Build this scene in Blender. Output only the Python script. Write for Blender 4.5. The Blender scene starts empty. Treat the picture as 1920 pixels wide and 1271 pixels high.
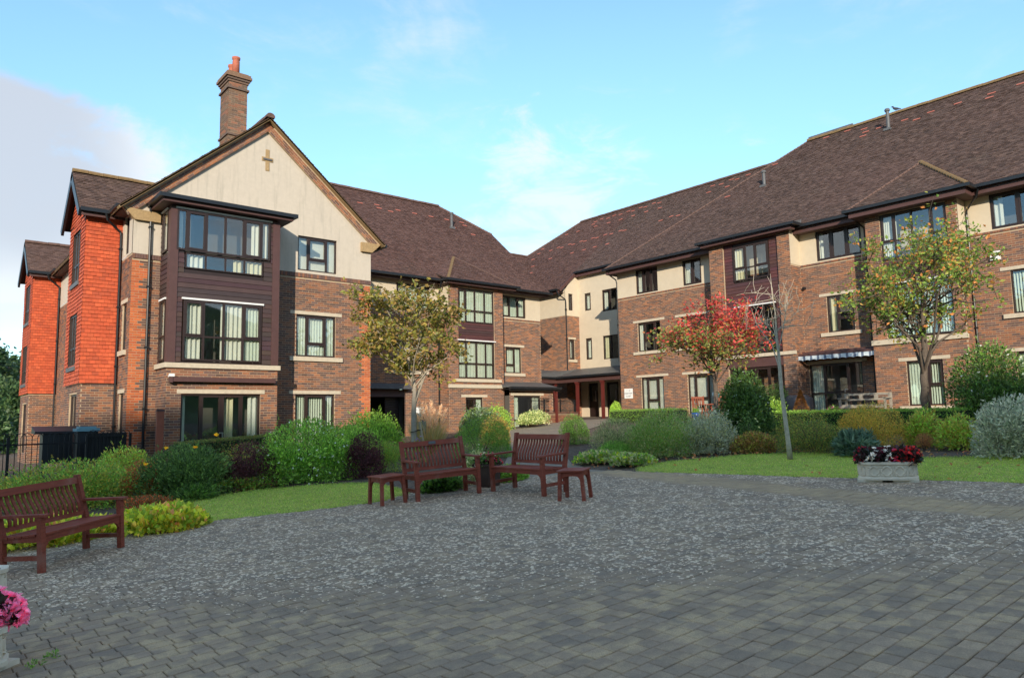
import bpy, math, random
import numpy as np
from mathutils import Vector, Matrix
random.seed(7); RNG = np.random.default_rng(11)
S = bpy.context.scene
COL = S.collection
H0 = 1.70                                  # eye height; every z below is measured from the eye, the last loop lifts the place by H0

# ------------------------------------------------------------------ camera
YAW, PITCH, ROLL = [math.radians(v) for v in (40.0656, 6.1821, -1.0646)]
fw = Vector((math.sin(YAW)*math.cos(PITCH), math.cos(YAW)*math.cos(PITCH), math.sin(PITCH)))
rt = Vector((math.cos(YAW), -math.sin(YAW), 0)); up = rt.cross(fw)
rt, up = math.cos(ROLL)*rt + math.sin(ROLL)*up, -math.sin(ROLL)*rt + math.cos(ROLL)*up
cd = bpy.data.cameras.new('camera'); cam = bpy.data.objects.new('camera', cd); COL.objects.link(cam)
cd.sensor_width = 36; cd.lens = 36*1361.36/1920; cd.clip_end = 2000; cd.clip_start = .05
m = Matrix.Identity(4)
for i in range(3):
    m[i][0] = rt[i]; m[i][1] = up[i]; m[i][2] = -fw[i]
m[2][3] = H0
cam.matrix_world = m
S.camera = cam

# ------------------------------------------------------------------ light
EL = math.radians(18.5); AZ = math.atan2(-0.672, -0.74)
SUNDIR = Vector((math.cos(EL)*math.sin(AZ), math.cos(EL)*math.cos(AZ), math.sin(EL)))
w = bpy.data.worlds.new('World'); S.world = w; w.use_nodes = True
nt = w.node_tree; nt.nodes.clear()
def N(nt, t, **k):
    n = nt.nodes.new(t)
    for a, b in k.items(): setattr(n, a, b)
    return n
def setin(n, **k):
    for a, b in k.items(): n.inputs[a.replace('_', ' ')].default_value = b
    return n
def mathn(nt, op, a, b=None, clamp=False):
    n = N(nt, 'ShaderNodeMath', operation=op, use_clamp=clamp)
    for i, v in enumerate((a, b)):
        if v is None: continue
        if isinstance(v, (int, float)): n.inputs[i].default_value = v
        else: nt.links.new(v, n.inputs[i])
    return n.outputs[0]
def mixc(nt, f, a, b, mode='MIX'):
    n = N(nt, 'ShaderNodeMix', data_type='RGBA', blend_type=mode)
    for s, v in ((n.inputs[0], f), (n.inputs[6], a), (n.inputs[7], b)):
        if isinstance(v, (int, float)): s.default_value = v
        elif isinstance(v, (tuple, list)): s.default_value = (*v[:3], 1)
        else: nt.links.new(v, s)
    return n.outputs[2]
def maprange(nt, v, a, b, c=0., d=1., smooth=True):
    n = N(nt, 'ShaderNodeMapRange', interpolation_type='SMOOTHSTEP' if smooth else 'LINEAR')
    nt.links.new(v, n.inputs[0])
    for i, x in enumerate((a, b, c, d)): n.inputs[i+1].default_value = x
    return n.outputs[0]
sky = N(nt, 'ShaderNodeTexSky', sky_type='NISHITA', sun_disc=False)
sky.sun_elevation = EL; sky.sun_rotation = AZ % (2*math.pi); sky.air_density = 0.8; sky.dust_density = 0.0; sky.ozone_density = 2.0
tc = N(nt, 'ShaderNodeTexCoord')
sep = N(nt, 'ShaderNodeSeparateXYZ'); nt.links.new(tc.outputs['Generated'], sep.inputs[0])
tint = mixc(nt, 1.0, sky.outputs[0], (0.86, 0.97, 0.88), 'MULTIPLY')
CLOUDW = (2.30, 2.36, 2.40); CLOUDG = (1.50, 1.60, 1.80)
# clouds: streaky noise on the sky dome, thicker low down
def noise(nt, vec, scale, detail=6, rough=.55, dist=0., off=None):
    n = setin(N(nt, 'ShaderNodeTexNoise'), Scale=scale, Detail=detail, Roughness=rough, Distortion=dist)
    if vec is not None:
        if off:
            a = N(nt, 'ShaderNodeVectorMath', operation='ADD'); nt.links.new(vec, a.inputs[0]); a.inputs[1].default_value = off; vec = a.outputs[0]
        nt.links.new(vec, n.inputs['Vector'])
    return n.outputs['Fac']
def blob(nt, d, r0, r1):
    v = N(nt, 'ShaderNodeVectorMath', operation='DOT_PRODUCT'); nt.links.new(tc.outputs['Generated'], v.inputs[0]); v.inputs[1].default_value = d
    return maprange(nt, v.outputs['Value'], math.cos(r0), math.cos(r1))
# fine wisps, a pale bank low in the middle, a large lilac-grey cloud to the left
dirv = tc.outputs['Generated']
def stretchv(nt, v, sc, off=(0, 0, 0)):
    mp = N(nt, 'ShaderNodeMapping'); mp.inputs['Scale'].default_value = sc; mp.inputs['Location'].default_value = off; nt.links.new(v, mp.inputs[0]); return mp.outputs[0]
nA = noise(nt, stretchv(nt, dirv, (1, 1, 2.2)), 3.2, 9, .62, .6)
nB = noise(nt, stretchv(nt, dirv, (1, 1, 2.6), (4, 1, 2)), 7.0, 9, .65, .5)
nC = noise(nt, stretchv(nt, dirv, (1, 1, 1.6), (7, 3, 5)), 1.6, 5, .55, .3)
wis = mathn(nt, 'MULTIPLY', maprange(nt, mathn(nt, 'ADD', mathn(nt, 'MULTIPLY', nA, .6), mathn(nt, 'MULTIPLY', nB, .4)), .50, .78), .55)
bA = mathn(nt, 'MULTIPLY', blob(nt, (0.07, 0.95, 0.30), .30, .05), maprange(nt, sep.outputs[2], .425, .345))
bA = mathn(nt, 'MAXIMUM', bA, mathn(nt, 'MULTIPLY', blob(nt, (0.03, 0.985, 0.12), .22, .02), .9))
cumA = maprange(nt, mathn(nt, 'ADD', mathn(nt, 'MULTIPLY', bA, .50), mathn(nt, 'ADD', mathn(nt, 'MULTIPLY', nA, .60), mathn(nt, 'MULTIPLY', nB, .35))), .72, .90)
bB = blob(nt, (0.665, 0.69, 0.275), .20, .0)
cumB = mathn(nt, 'MULTIPLY', maprange(nt, mathn(nt, 'ADD', mathn(nt, 'MULTIPLY', bB, .34), mathn(nt, 'MULTIPLY', nB, .95)), .60, .86), .72)
shade = maprange(nt, mathn(nt, 'ADD', mathn(nt, 'MULTIPLY', nC, .75), mathn(nt, 'MULTIPLY', blob(nt, (0.08, 0.945, 0.30), .22, .02), .50)), .50, .82)
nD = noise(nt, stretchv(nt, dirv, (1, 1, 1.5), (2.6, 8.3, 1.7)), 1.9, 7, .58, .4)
fill_cov = mathn(nt, 'MULTIPLY', maprange(nt, nD, .47, .60), mathn(nt, 'SUBTRACT', 1.0, blob(nt, (0.64, 0.74, 0.32), 1.15, .75)))  # extra cloud cover added outside the view to whiten the fill light
hz = maprange(nt, sep.outputs[2], .30, .0, 0., .03)
dk = N(nt, 'ShaderNodeCombineColor'); dkv = maprange(nt, sep.outputs[2], .10, .50, .73, 1.0)
for i_ in range(3): nt.links.new(dkv, dk.inputs[i_])
tint = mixc(nt, 1.0, tint, dk.outputs[0], 'MULTIPLY')
c = mixc(nt, hz, tint, CLOUDW)
c = mixc(nt, wis, c, CLOUDW)
c = mixc(nt, cumB, c, CLOUDW)
c = mixc(nt, mathn(nt, 'MULTIPLY', fill_cov, .9), c, CLOUDW)
ccol = mixc(nt, mathn(nt, 'MULTIPLY', shade, .9), CLOUDW, CLOUDG)
c = mixc(nt, mathn(nt, 'MULTIPLY', cumA, .9), c, ccol)
bg = setin(N(nt, 'ShaderNodeBackground'), Strength=.145); nt.links.new(c, bg.inputs[0])
wo = N(nt, 'ShaderNodeOutputWorld'); nt.links.new(bg.outputs[0], wo.inputs[0])

sd = bpy.data.lights.new('sun', 'SUN'); sd.energy = 2.0; sd.angle = math.radians(.6); sd.color = (1, .87, .70)
sun = bpy.data.objects.new('sun', sd); COL.objects.link(sun); sun.location = (-20, -22, 30)
sun.rotation_euler = SUNDIR.to_track_quat('Z', 'Y').to_euler()
S.view_settings.view_transform = 'Standard'; S.view_settings.look = 'None'; S.view_settings.exposure = 1.52; S.view_settings.gamma = 1

# ------------------------------------------------------------------ helpers
def ground(x, y=0.0):                      # the courtyard climbs gently towards the right-hand wing
    x = np.clip(x, -25, 30)
    return -1.70 + .056*x
def mesh_from(name, V, F, fcol=None, uv=None, smooth=False):
    V = np.asarray(V, np.float32); me = bpy.data.meshes.new(name)
    if isinstance(F, np.ndarray):
        k = F.shape[1]; n = len(F); idx = F.ravel(); st = np.arange(n)*k; tot = np.full(n, k)
    else:
        n = len(F); tot = np.array([len(f) for f in F]); st = np.concatenate(([0], np.cumsum(tot)[:-1])) if n else np.zeros(0)
        idx = np.array([i for f in F for i in f])
    me.vertices.add(len(V)); me.vertices.foreach_set('co', V.ravel())
    me.loops.add(len(idx)); me.loops.foreach_set('vertex_index', idx.astype(np.int32))
    me.polygons.add(n); me.polygons.foreach_set('loop_start', st.astype(np.int32))
    try: me.polygons.foreach_set('loop_total', tot.astype(np.int32))
    except Exception: pass
    me.polygons.foreach_set('use_smooth', np.full(n, bool(smooth)))
    if fcol is not None:
        a = me.attributes.new('Col', 'FLOAT_COLOR', 'FACE')
        fc = np.ones((n, 4), np.float32); fc[:, :3] = fcol; a.data.foreach_set('color', fc.ravel())
    me.update(calc_edges=True); me.validate()
    return me
def tag(o, label=None, cat=None, group=None, kind=None):
    for k, v in (('label', label), ('category', cat), ('group', group), ('kind', kind)):
        if v: o[k] = v
    return o
def link(name, me, mat=None, parent=None):
    o = bpy.data.objects.new(name, me); COL.objects.link(o)
    if me is not None and mat is not None and len(me.materials) == 0: me.materials.append(mat)
    if parent is not None: o.parent = parent
    return o
def empty(name, loc=(0, 0, 0), rz=0.0, parent=None):
    o = bpy.data.objects.new(name, None); COL.objects.link(o); o.location = loc; o.rotation_euler = (0, 0, rz)
    o.empty_display_size = .2
    if parent is not None: o.parent = parent
    return o
def copy_tree(o, parent=None):
    c = o.copy(); COL.objects.link(c); c.parent = parent
    for ch in o.children: copy_tree(ch, c)
    return c
class Fr:                                  # a wall frame: a runs along the wall, b outwards, z up
    def __init__(s, O, u, n, v=(0, 0, 1)):
        s.O = np.array(O, float); s.u = np.array(u, float); s.n = np.array(n, float); s.v = np.array(v, float)
        s.flip = np.dot(np.cross(s.u, s.n), s.v) < 0
    def P(s, a, b, z): return s.O + s.u*a + s.n*b + s.v*z
WORLD = Fr((0, 0, 0), (1, 0, 0), (0, 1, 0))
class MB:
    def __init__(s): s.V = []; s.F = []; s.C = []
    def quad(s, *p, c=None):
        i = len(s.V); s.V += [tuple(q) for q in p]; s.F.append(tuple(range(i, i+len(p)))); s.C.append(c or (1, 1, 1))
        return s
    def box(s, a0, a1, b0, b1, z0, z1, fr=WORLD, c=None):
        i = len(s.V)
        for z in (z0, z1):
            for a, b in ((a0, b0), (a1, b0), (a1, b1), (a0, b1)): s.V.append(tuple(fr.P(a, b, z)))
        fs = [(0, 3, 2, 1), (4, 5, 6, 7), (0, 1, 5, 4), (1, 2, 6, 5), (2, 3, 7, 6), (3, 0, 4, 7)]
        for f in fs:
            s.F.append(tuple(i+k for k in (f[::-1] if fr.flip else f))); s.C.append(c or (1, 1, 1))
        return s
    def bar(s, p, q, w, t, upv=(0, 0, 1), c=None):       # square bar from p to q, w across, t in the up direction
        p, q = Vector(p), Vector(q); d = (q-p).normalized(); sx = d.cross(Vector(upv)).normalized(); uz = sx.cross(d)
        i = len(s.V)
        for e in (p, q):
            for a, b in ((-1, -1), (1, -1), (1, 1), (-1, 1)): s.V.append(tuple(e + sx*a*w/2 + uz*b*t/2))
        for f in [(0, 1, 2, 3), (7, 6, 5, 4), (0, 4, 5, 1), (1, 5, 6, 2), (2, 6, 7, 3), (3, 7, 4, 0)]:
            s.F.append(tuple(i+k for k in f)); s.C.append(c or (1, 1, 1))
        return s
    def tube(s, pts, r, n=8, cap=True, c=None):
        pts = [Vector(p) for p in pts]; k = len(pts); r = r if hasattr(r, '__len__') else [r]*k
        i0 = len(s.V); prev = None
        for j, p in enumerate(pts):
            d = (pts[min(j+1, k-1)] - pts[max(j-1, 0)]).normalized()
            if prev is None:
                a = Vector((1, 0, 0)) if abs(d.x) < .8 else Vector((0, 1, 0)); x = d.cross(a).normalized()
            else: x = (prev - d*prev.dot(d)).normalized()
            prev = x; y = d.cross(x)
            for q in range(n):
                t = 2*math.pi*q/n; s.V.append(tuple(p + (x*math.cos(t) + y*math.sin(t))*r[j]))
        for j in range(k-1):
            for q in range(n):
                a = i0+j*n+q; b = i0+j*n+(q+1) % n
                s.F.append((a, b, b+n, a+n)); s.C.append(c or (1, 1, 1))
        if cap:
            s.F.append(tuple(i0+q for q in range(n))[::-1]); s.F.append(tuple(i0+(k-1)*n+q for q in range(n))); s.C += [c or (1, 1, 1)]*2
        return s
    def lathe(s, prof, n=20, O=(0, 0, 0), c=None):
        i0 = len(s.V)
        for r, z in prof:
            for q in range(n):
                t = 2*math.pi*q/n; s.V.append((O[0]+r*math.cos(t), O[1]+r*math.sin(t), O[2]+z))
        for j in range(len(prof)-1):
            for q in range(n):
                a = i0+j*n+q; b = i0+j*n+(q+1) % n; s.F.append((a, b, b+n, a+n)); s.C.append(c or (1, 1, 1))
        return s
    def build(s, name, mat, parent=None, smooth=False, col=False):
        return link(name, mesh_from(name, s.V, s.F, np.array(s.C) if col else None, smooth=smooth), mat, parent)

# ------------------------------------------------------------------ materials
MATS = {}
def material(name, base=(.5, .5, .5), rough=.7, attr=False, var=.0, vscale=4., bump=0., bscale=60., metal=0., spec=.5, coat=0., extra=None, stretch=None, translucent=0.):
    mt = bpy.data.materials.new(name); mt.use_nodes = True; nt = mt.node_tree; b = nt.nodes['Principled BSDF']
    tcn = N(nt, 'ShaderNodeTexCoord'); vec = tcn.outputs['Object']
    if stretch:
        mp = N(nt, 'ShaderNodeMapping'); mp.inputs['Scale'].default_value = stretch; nt.links.new(vec, mp.inputs[0]); vec = mp.outputs[0]
    if attr:
        at = N(nt, 'ShaderNodeAttribute', attribute_name='Col'); c = at.outputs['Color']
    else:
        rgb = N(nt, 'ShaderNodeRGB'); rgb.outputs[0].default_value = (*base, 1); c = rgb.outputs[0]
    if var:
        f = noise(nt, vec, vscale, 6, .65)
        g = maprange(nt, f, .3, .7, 1-var, 1+var, False)
        cb = N(nt, 'ShaderNodeCombineColor'); [nt.links.new(g, cb.inputs[i]) for i in range(3)]
        c = mixc(nt, 1.0, c, cb.outputs[0], 'MULTIPLY')
    if extra: c = extra(nt, c, vec, tcn)
    nt.links.new(c, b.inputs['Base Color'])
    b.inputs['Roughness'].default_value = rough; b.inputs['Metallic'].default_value = metal
    b.inputs['Specular IOR Level'].default_value = spec; b.inputs['Coat Weight'].default_value = coat
    if bump:
        f = noise(nt, vec, bscale, 5, .6); bp = setin(N(nt, 'ShaderNodeBump'), Strength=bump, Distance=.02)
        nt.links.new(f, bp.inputs['Height']); nt.links.new(bp.outputs[0], b.inputs['Normal'])
    if translucent:
        tr = N(nt, 'ShaderNodeBsdfTranslucent'); nt.links.new(c, tr.inputs[0]); o = nt.nodes['Material Output']
        tc_ = mixc(nt, 1.0, c, (translucent*2,)*3, 'MULTIPLY'); nt.links.new(tc_, tr.inputs[0])
        mx = N(nt, 'ShaderNodeAddShader'); nt.links.new(b.outputs[0], mx.inputs[0]); nt.links.new(tr.outputs[0], mx.inputs[1]); nt.links.new(mx.outputs[0], o.inputs[0])
    MATS[name] = mt; return mt
def streaks(nt, c, vec, tcn):              # rain streaks and grey bloom on the painted render
    mp = N(nt, 'ShaderNodeMapping'); mp.inputs['Scale'].default_value = (3.2, 3.2, .28); nt.links.new(tcn.outputs['Object'], mp.inputs[0])
    f = maprange(nt, noise(nt, mp.outputs[0], 2.2, 8, .7), .49, .74, 0., .7)
    c = mixc(nt, f, c, (.36, .33, .27))
    g = maprange(nt, noise(nt, tcn.outputs['Object'], .55, 4, .6), .45, .75, 0., .3)
    return mixc(nt, g, c, (.56, .50, .41))
def moss(nt, c, vec, tcn):
    f = maprange(nt, noise(nt, tcn.outputs['Object'], .35, 5, .65), .56, .76, 0., .35)
    c = mixc(nt, f, c, (.075, .068, .045))
    f = maprange(nt, noise(nt, tcn.outputs['Object'], .16, 3, .5, 0, (9, 3, 1)), .40, .66, 0., .40)
    c = mixc(nt, f, c, (.145, .080, .066))
    f = maprange(nt, noise(nt, tcn.outputs['Object'], 14, 5, .7), .58, .74, 0., .42)
    return mixc(nt, f, c, (.27, .22, .185))
def brickwear(nt, c, vec, tcn):
    f = maprange(nt, noise(nt, tcn.outputs['Object'], .8, 4, .6), .42, .72, 0., .22)
    return mixc(nt, f, c, (.16, .12, .10))
material('brick', attr=True, rough=.88, var=.22, vscale=26, bump=.25, bscale=120, extra=brickwear)
material('mortar', (.44, .335, .225), .95, var=.18, vscale=3, bump=.2, bscale=200)
material('mortar_red', (.34, .27, .20), .95, var=.18, vscale=3)
material('plain_brick', (.20, .10, .07), .9, var=.3, vscale=2)
material('render', (.52, .465, .385), .9, var=.05, vscale=6, bump=.08, bscale=150, extra=streaks)
material('render_clean', (.57, .49, .365), .9, var=.05, vscale=3, bump=.05, bscale=150)
material('stone', (.52, .45, .34), .85, var=.12, vscale=9, bump=.1)
material('kneeler', (.36, .25, .125), .9, var=.2, vscale=20)
material('tile', attr=True, rough=.86, var=.2, vscale=30, bump=.2, bscale=90, extra=moss)
material('orange_tile', attr=True, rough=.82, var=.12, vscale=14, bump=.15, bscale=90)
material('verge', (.22, .145, .08), .9, var=.3, vscale=12)
material('underlay', (.05, .035, .03), .95)
material('red_tile', (.42, .13, .09), .8, var=.15, vscale=20)
material('ridge', (.115, .068, .054), .9, var=.35, vscale=5, bump=.2, bscale=60)
material('ridge_lichen', (.19, .125, .058), .95, var=.35, vscale=7, bump=.2, bscale=60)
material('gutter', (.012, .014, .017), .38, var=.2, vscale=5)
material('fascia', (.085, .040, .036), .55, var=.12, vscale=5)
material('soffit', (.10, .06, .05), .8)
material('board', attr=True, rough=.6, var=.14, vscale=3, bump=.05, bscale=80)
material('frame', (.030, .017, .014), .42, var=.1, vscale=8)
material('lead', (.10, .105, .11), .6, var=.2, vscale=6)
material('slate', (.085, .09, .095), .5, var=.25, vscale=6, bump=.1)
material('white', (.78, .78, .76), .5)
material('interior', (.10, .09, .08), .95)
material('curtain', (.58, .58, .52), .9, var=.05, vscale=3, translucent=.1)
material('blind', (.50, .55, .47), .85, translucent=.1)
material('cream_curtain', (.56, .51, .34), .9, translucent=.1)
material('post_red', (.11, .022, .018), .4, var=.1)
material('door', (.022, .012, .011), .4)
material('steel', (.55, .55, .56), .3, metal=1.0)
material('black_iron', (.010, .011, .012), .6, spec=.3)
def glass_mat():
    mt = bpy.data.materials.new('glass'); mt.use_nodes = True; nt = mt.node_tree; nt.nodes.clear()
    lw = setin(N(nt, 'ShaderNodeLayerWeight'), Blend=.5); f = mathn(nt, 'ADD', mathn(nt, 'MULTIPLY', mathn(nt, 'POWER', lw.outputs['Facing'], 4.0), .85), .085, True)
    tr = N(nt, 'ShaderNodeBsdfTransparent'); tr.inputs[0].default_value = (.95, .975, .96, 1)
    gl = N(nt, 'ShaderNodeBsdfGlossy'); gl.inputs['Roughness'].default_value = .015; gl.inputs[0].default_value = (.92, .95, .98, 1)
    mx = N(nt, 'ShaderNodeMixShader'); nt.links.new(f, mx.inputs[0]); nt.links.new(tr.outputs[0], mx.inputs[1]); nt.links.new(gl.outputs[0], mx.inputs[2])
    o = N(nt, 'ShaderNodeOutputMaterial'); nt.links.new(mx.outputs[0], o.inputs[0]); MATS['glass'] = mt
glass_mat()
M = MATS

# ------------------------------------------------------------------ building kit
BL, BH = .225, .075
PAL_DARK = [(.115, .066, .052), (.135, .076, .060), (.18, .088, .058), (.235, .102, .058), (.15, .084, .070), (.26, .112, .060), (.12, .072, .064)]
PAL_RED = [(.27, .108, .055), (.30, .120, .057), (.23, .098, .058), (.16, .084, .062), (.175, .088, .063), (.32, .130, .060), (.25, .108, .060), (.14, .078, .064)]
PAL_ORANGE = [(.46, .115, .035), (.52, .135, .04), (.42, .10, .035)]
def wall_panel(mb, fr, a0, a1, z0, z1, ops=(), b=0., reveal=.13):
    A = sorted({a0, a1, *[x for o in ops for x in o[:2] if a0 < x < a1]}); Z = sorted({z0, z1, *[x for o in ops for x in o[2:4] if z0 < x < z1]})
    for i in range(len(A)-1):
        for j in range(len(Z)-1):
            am, zm = (A[i]+A[i+1])/2, (Z[j]+Z[j+1])/2
            if any(o[0] < am < o[1] and o[2] < zm < o[3] for o in ops): continue
            p = [fr.P(A[i], b, Z[j]), fr.P(A[i+1], b, Z[j]), fr.P(A[i+1], b, Z[j+1]), fr.P(A[i], b, Z[j+1])]
            mb.quad(*(p[::-1] if fr.flip else p))
    for o in ops:
        p0, p1, q0, q1 = max(o[0], a0), min(o[1], a1), max(o[2], z0), min(o[3], z1)
        if p1 <= p0 or q1 <= q0: continue
        e = [(p0, q0), (p1, q0), (p1, q1), (p0, q1)]
        for k in range(4):
            (x0, y0), (x1, y1) = e[k], e[(k+1) % 4]
            if (y0 == y1 == z0 and o[2] < z0) or (y0 == y1 == z1 and o[3] > z1): continue
            mb.quad(fr.P(x0, b, y0), fr.P(x0, b-reveal, y0), fr.P(x1, b-reveal, y1), fr.P(x1, b, y1))
def lay_bricks(store, fr, a0, a1, z0, z1, ops=(), pal=PAL_DARK, colf=None, b=0., zbase=-2.0):
    k0 = math.ceil((z0-zbase)/BH - 1e-6); k1 = math.floor((z1-zbase)/BH + 1e-6)
    for k in range(k0, k1):
        zl = zbase+k*BH+.0065; zh = zl+BH-.013
        cuts = sorted((o[0], o[1]) for o in ops if o[2] < zh-.01 and o[3] > zl+.01)
        spans = []; x = a0
        for c0, c1 in cuts:
            if c0 > x: spans.append((x, min(c0, a1)))
            x = max(x, c1)
        if x < a1: spans.append((x, a1))
        off = (BL/2 if k % 2 else 0.)
        for s0, s1 in spans:
            j = math.floor((s0-off)/BL)
            while True:
                p0 = off+j*BL+.006; p1 = p0+BL-.012; j += 1
                if p0 >= s1-.02: break
                q0, q1 = max(p0, s0), min(p1, s1)
                if q1-q0 < .035: continue
                c = colf((q0+q1)/2, k) if colf else None
                if c is None: c = random.choice(pal)
                v = random.uniform(.82, 1.18)
                store.append((fr, q0, q1, zl, zh, b, tuple(x*v for x in c)))
    return store
def brick_mesh(store):
    n = len(store); V = np.zeros((n, 8, 3)); C = np.zeros((n, 3))
    for i, (fr, a0, a1, z0, z1, b, c) in enumerate(store):
        d = .006+random.uniform(-.002, .003); O = fr.O; u = fr.u; nn = fr.n
        k = 0
        for bb, in ((b-.004,), (b+d,)):
            for a, z in ((a0, z0), (a1, z0), (a1, z1), (a0, z1)):
                V[i, k] = O+u*a+nn*bb+fr.v*z; k += 1
        C[i] = c
    f = np.array([(4, 5, 6, 7), (0, 1, 5, 4), (1, 2, 6, 5), (2, 3, 7, 6), (3, 0, 4, 7)])
    fl = np.array([fr.flip for fr, *_ in store])
    F = (np.arange(n)[:, None, None]*8 + f[None]); F[fl] = F[fl][:, :, ::-1]
    return V.reshape(-1, 3), F.reshape(-1, 4), np.repeat(C, 5, 0)
BRICKME = {}
def build_bricks(store, parent, wallpart, pick=None, npick=300):
    """all courses of a building; the ones that show largest become single bricks, the rest one piece"""
    if pick:
        sc = sorted(range(len(store)), key=lambda i: pick(store[i])); chosen = set(i for i in sc[:npick] if pick(store[i]) < 1e8)
    else: chosen = set()
    V, F, C = brick_mesh([s for i, s in enumerate(store) if i not in chosen])
    o = link('brick_courses', mesh_from('brick_courses', V, F, C), M['brick'], parent); o['kind'] = 'stuff'
    for i in sorted(chosen):
        fr, a0, a1, z0, z1, b, c = store[i]
        key = (round(a1-a0, 3), tuple(round(x*24)/24 for x in c), fr.flip, tuple(fr.u))
        if key not in BRICKME:
            f0 = Fr((0, 0, 0), fr.u, fr.n)
            V, F, C = brick_mesh([(f0, -(a1-a0)/2, (a1-a0)/2, -(z1-z0)/2, (z1-z0)/2, 0., c)])
            BRICKME[key] = mesh_from('brick', V, F, C); BRICKME[key].materials.append(M['brick'])
        q = link('brick', BRICKME[key], None, wallpart); q.location = fr.P((a0+a1)/2, b, (z0+z1)/2)
def sep(name, mat, parent, *boxes):           # one part per box
    for b in boxes: MB().box(*b).build(name, M[mat], parent)
def tiles(parent, name, O, e, s, poly, mat, pal, gauge=.10, tw=.165, lift=.022, under=True, rnd=1.0, plain=None, cv=(.86, 1.16), deck='underlay'):
    """rows of plain tiles over a convex polygon given in (p,t): p along the eave e, t up the slope s"""
    O = np.array(O, float); e = np.array(e, float); s = np.array(s, float); nrm = np.cross(e, s)
    if nrm[2] < 0 or (abs(nrm[2]) < 1e-6 and plain is not None and np.dot(nrm, plain) < 0): nrm = -nrm
    poly = [tuple(map(float, q)) for q in poly]; T = [q[1] for q in poly]
    def ext(t):
        xs = []
        for i in range(len(poly)):
            (x0, t0), (x1, t1) = poly[i], poly[(i+1) % len(poly)]
            if min(t0, t1)-1e-9 <= t <= max(t0, t1)+1e-9:
                if abs(t1-t0) < 1e-9: xs += [x0, x1]
                else: xs.append(x0+(x1-x0)*(t-t0)/(t1-t0))
        return (min(xs), max(xs)) if xs else None
    Vs, Cs = [], []
    t0 = min(T); k = 0; tmax = max(T)
    pal = np.array(pal)
    while t0+gauge*.5 < tmax:
        tm = min(t0+gauge*.5, tmax-1e-4); r = ext(tm)
        if r and r[1]-r[0] > .02:
            off = (tw/2 if k % 2 else 0.)
            j0 = math.floor((r[0]-off)/tw); j1 = math.ceil((r[1]-off)/tw)
            a = off+np.arange(j0, j1)*tw; b = a+tw-.004
            a = np.clip(a, r[0], r[1]); b = np.clip(b, r[0], r[1]); ok = b-a > .012; a, b = a[ok], b[ok]; n = len(a)
            if n:
                lo = lift*(1+RNG.uniform(-.35, .45, n)*rnd); lo2 = lo+RNG.uniform(-.004, .004, n)*rnd; hi = np.full(n, .004)
                tt0 = t0+RNG.uniform(-.006, .006, n)*rnd; tt1 = t0+gauge*1.06
                pt = lambda p, t, h: O+p[:, None]*e+np.broadcast_to(t, (n,))[:, None]*s+np.broadcast_to(h, (n,))[:, None]*nrm
                q = np.stack([pt(a, tt0, lo), pt(b, tt0, lo2), pt(b, tt1, hi), pt(a, tt1, hi), pt(a, tt0, lo-.014), pt(b, tt0, lo2-.014)], 1)
                Vs.append(q); Cs.append(pal[RNG.integers(0, len(pal), n)]*RNG.uniform(*cv, (n, 1)))
        t0 += gauge; k += 1
    V = np.concatenate(Vs); C = np.concatenate(Cs); n = len(V)
    f = np.array([(0, 1, 2, 3), (4, 5, 1, 0)])
    if np.dot(np.cross(e, s), nrm) < 0: f = f[:, ::-1]
    F = (np.arange(n)[:, None, None]*6+f[None]).reshape(-1, 4)
    o = link(name, mesh_from(name, V.reshape(-1, 3), F, np.repeat(C, 2, 0)), M[mat], parent); o['kind'] = 'stuff'
    if under:
        mb = MB(); P = [O+p*e+t*s-.004*nrm for p, t in poly]; mb.quad(*P)
        mb.quad(*[p-.06*nrm for p in P][::-1])
        for i in range(len(P)):
            a, b = P[i], P[(i+1) % len(P)]; mb.quad(a, a-.06*nrm, b-.06*nrm, b)
        mb.build('roof_deck', M[deck], o)
    return o
RIDGEME = {}
def ridge_line(parent, p, q, r=.11, L=.45, mat='ridge', name='ridge_tile', lift=0.02, bonnet=False):
    p, q = Vector(p), Vector(q); d = q-p; n = max(1, round(d.length/L)); L = d.length/n; d.normalize()
    key = (round(L, 3), r, mat, bonnet)
    if key not in RIDGEME:
        mb = MB(); k = 7; ang = [math.pi*(-.12+1.24*i/(k-1)) for i in range(k)]
        for x, rr in ((0.004, r*(1.12 if bonnet else 1.0)), (L-.004, r*(.92 if bonnet else .985))):
            for t in ang: mb.V.append((x, rr*math.cos(t), rr*math.sin(t)*.8))
        for i in range(k-1): mb.F.append((i, i+1, k+i+1, k+i)); mb.C.append((1, 1, 1))
        mb.F.append(tuple(range(k))); mb.F.append(tuple(range(k, 2*k))[::-1]); mb.C += [(1, 1, 1)]*2
        RIDGEME[key] = mesh_from(name, mb.V, mb.F); RIDGEME[key].materials.append(M[mat])
    y = Vector((0, 0, 1)).cross(d).normalized(); z = d.cross(y)
    R = Matrix((d, y, z)).transposed().to_4x4()
    for i in range(n):
        o = link(name, RIDGEME[key], None, parent)
        o.matrix_local = Matrix.Translation(p+d*(L*i)+z*lift) @ R @ Matrix.Rotation(random.uniform(-.03, .03), 4, 'Y')
def gutter_run(parent, pts, r=.06, drop=.0):
    mb = MB()
    for a, b in zip(pts[:-1], pts[1:]):
        mb.bar(a, b, .12, .11)
    for a in pts[1:-1]: mb.box(a[0]-.065, a[0]+.065, a[1]-.065, a[1]+.065, a[2]-.058, a[2]+.058)
    return mb.build('gutter', M['gutter'], parent)
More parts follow.
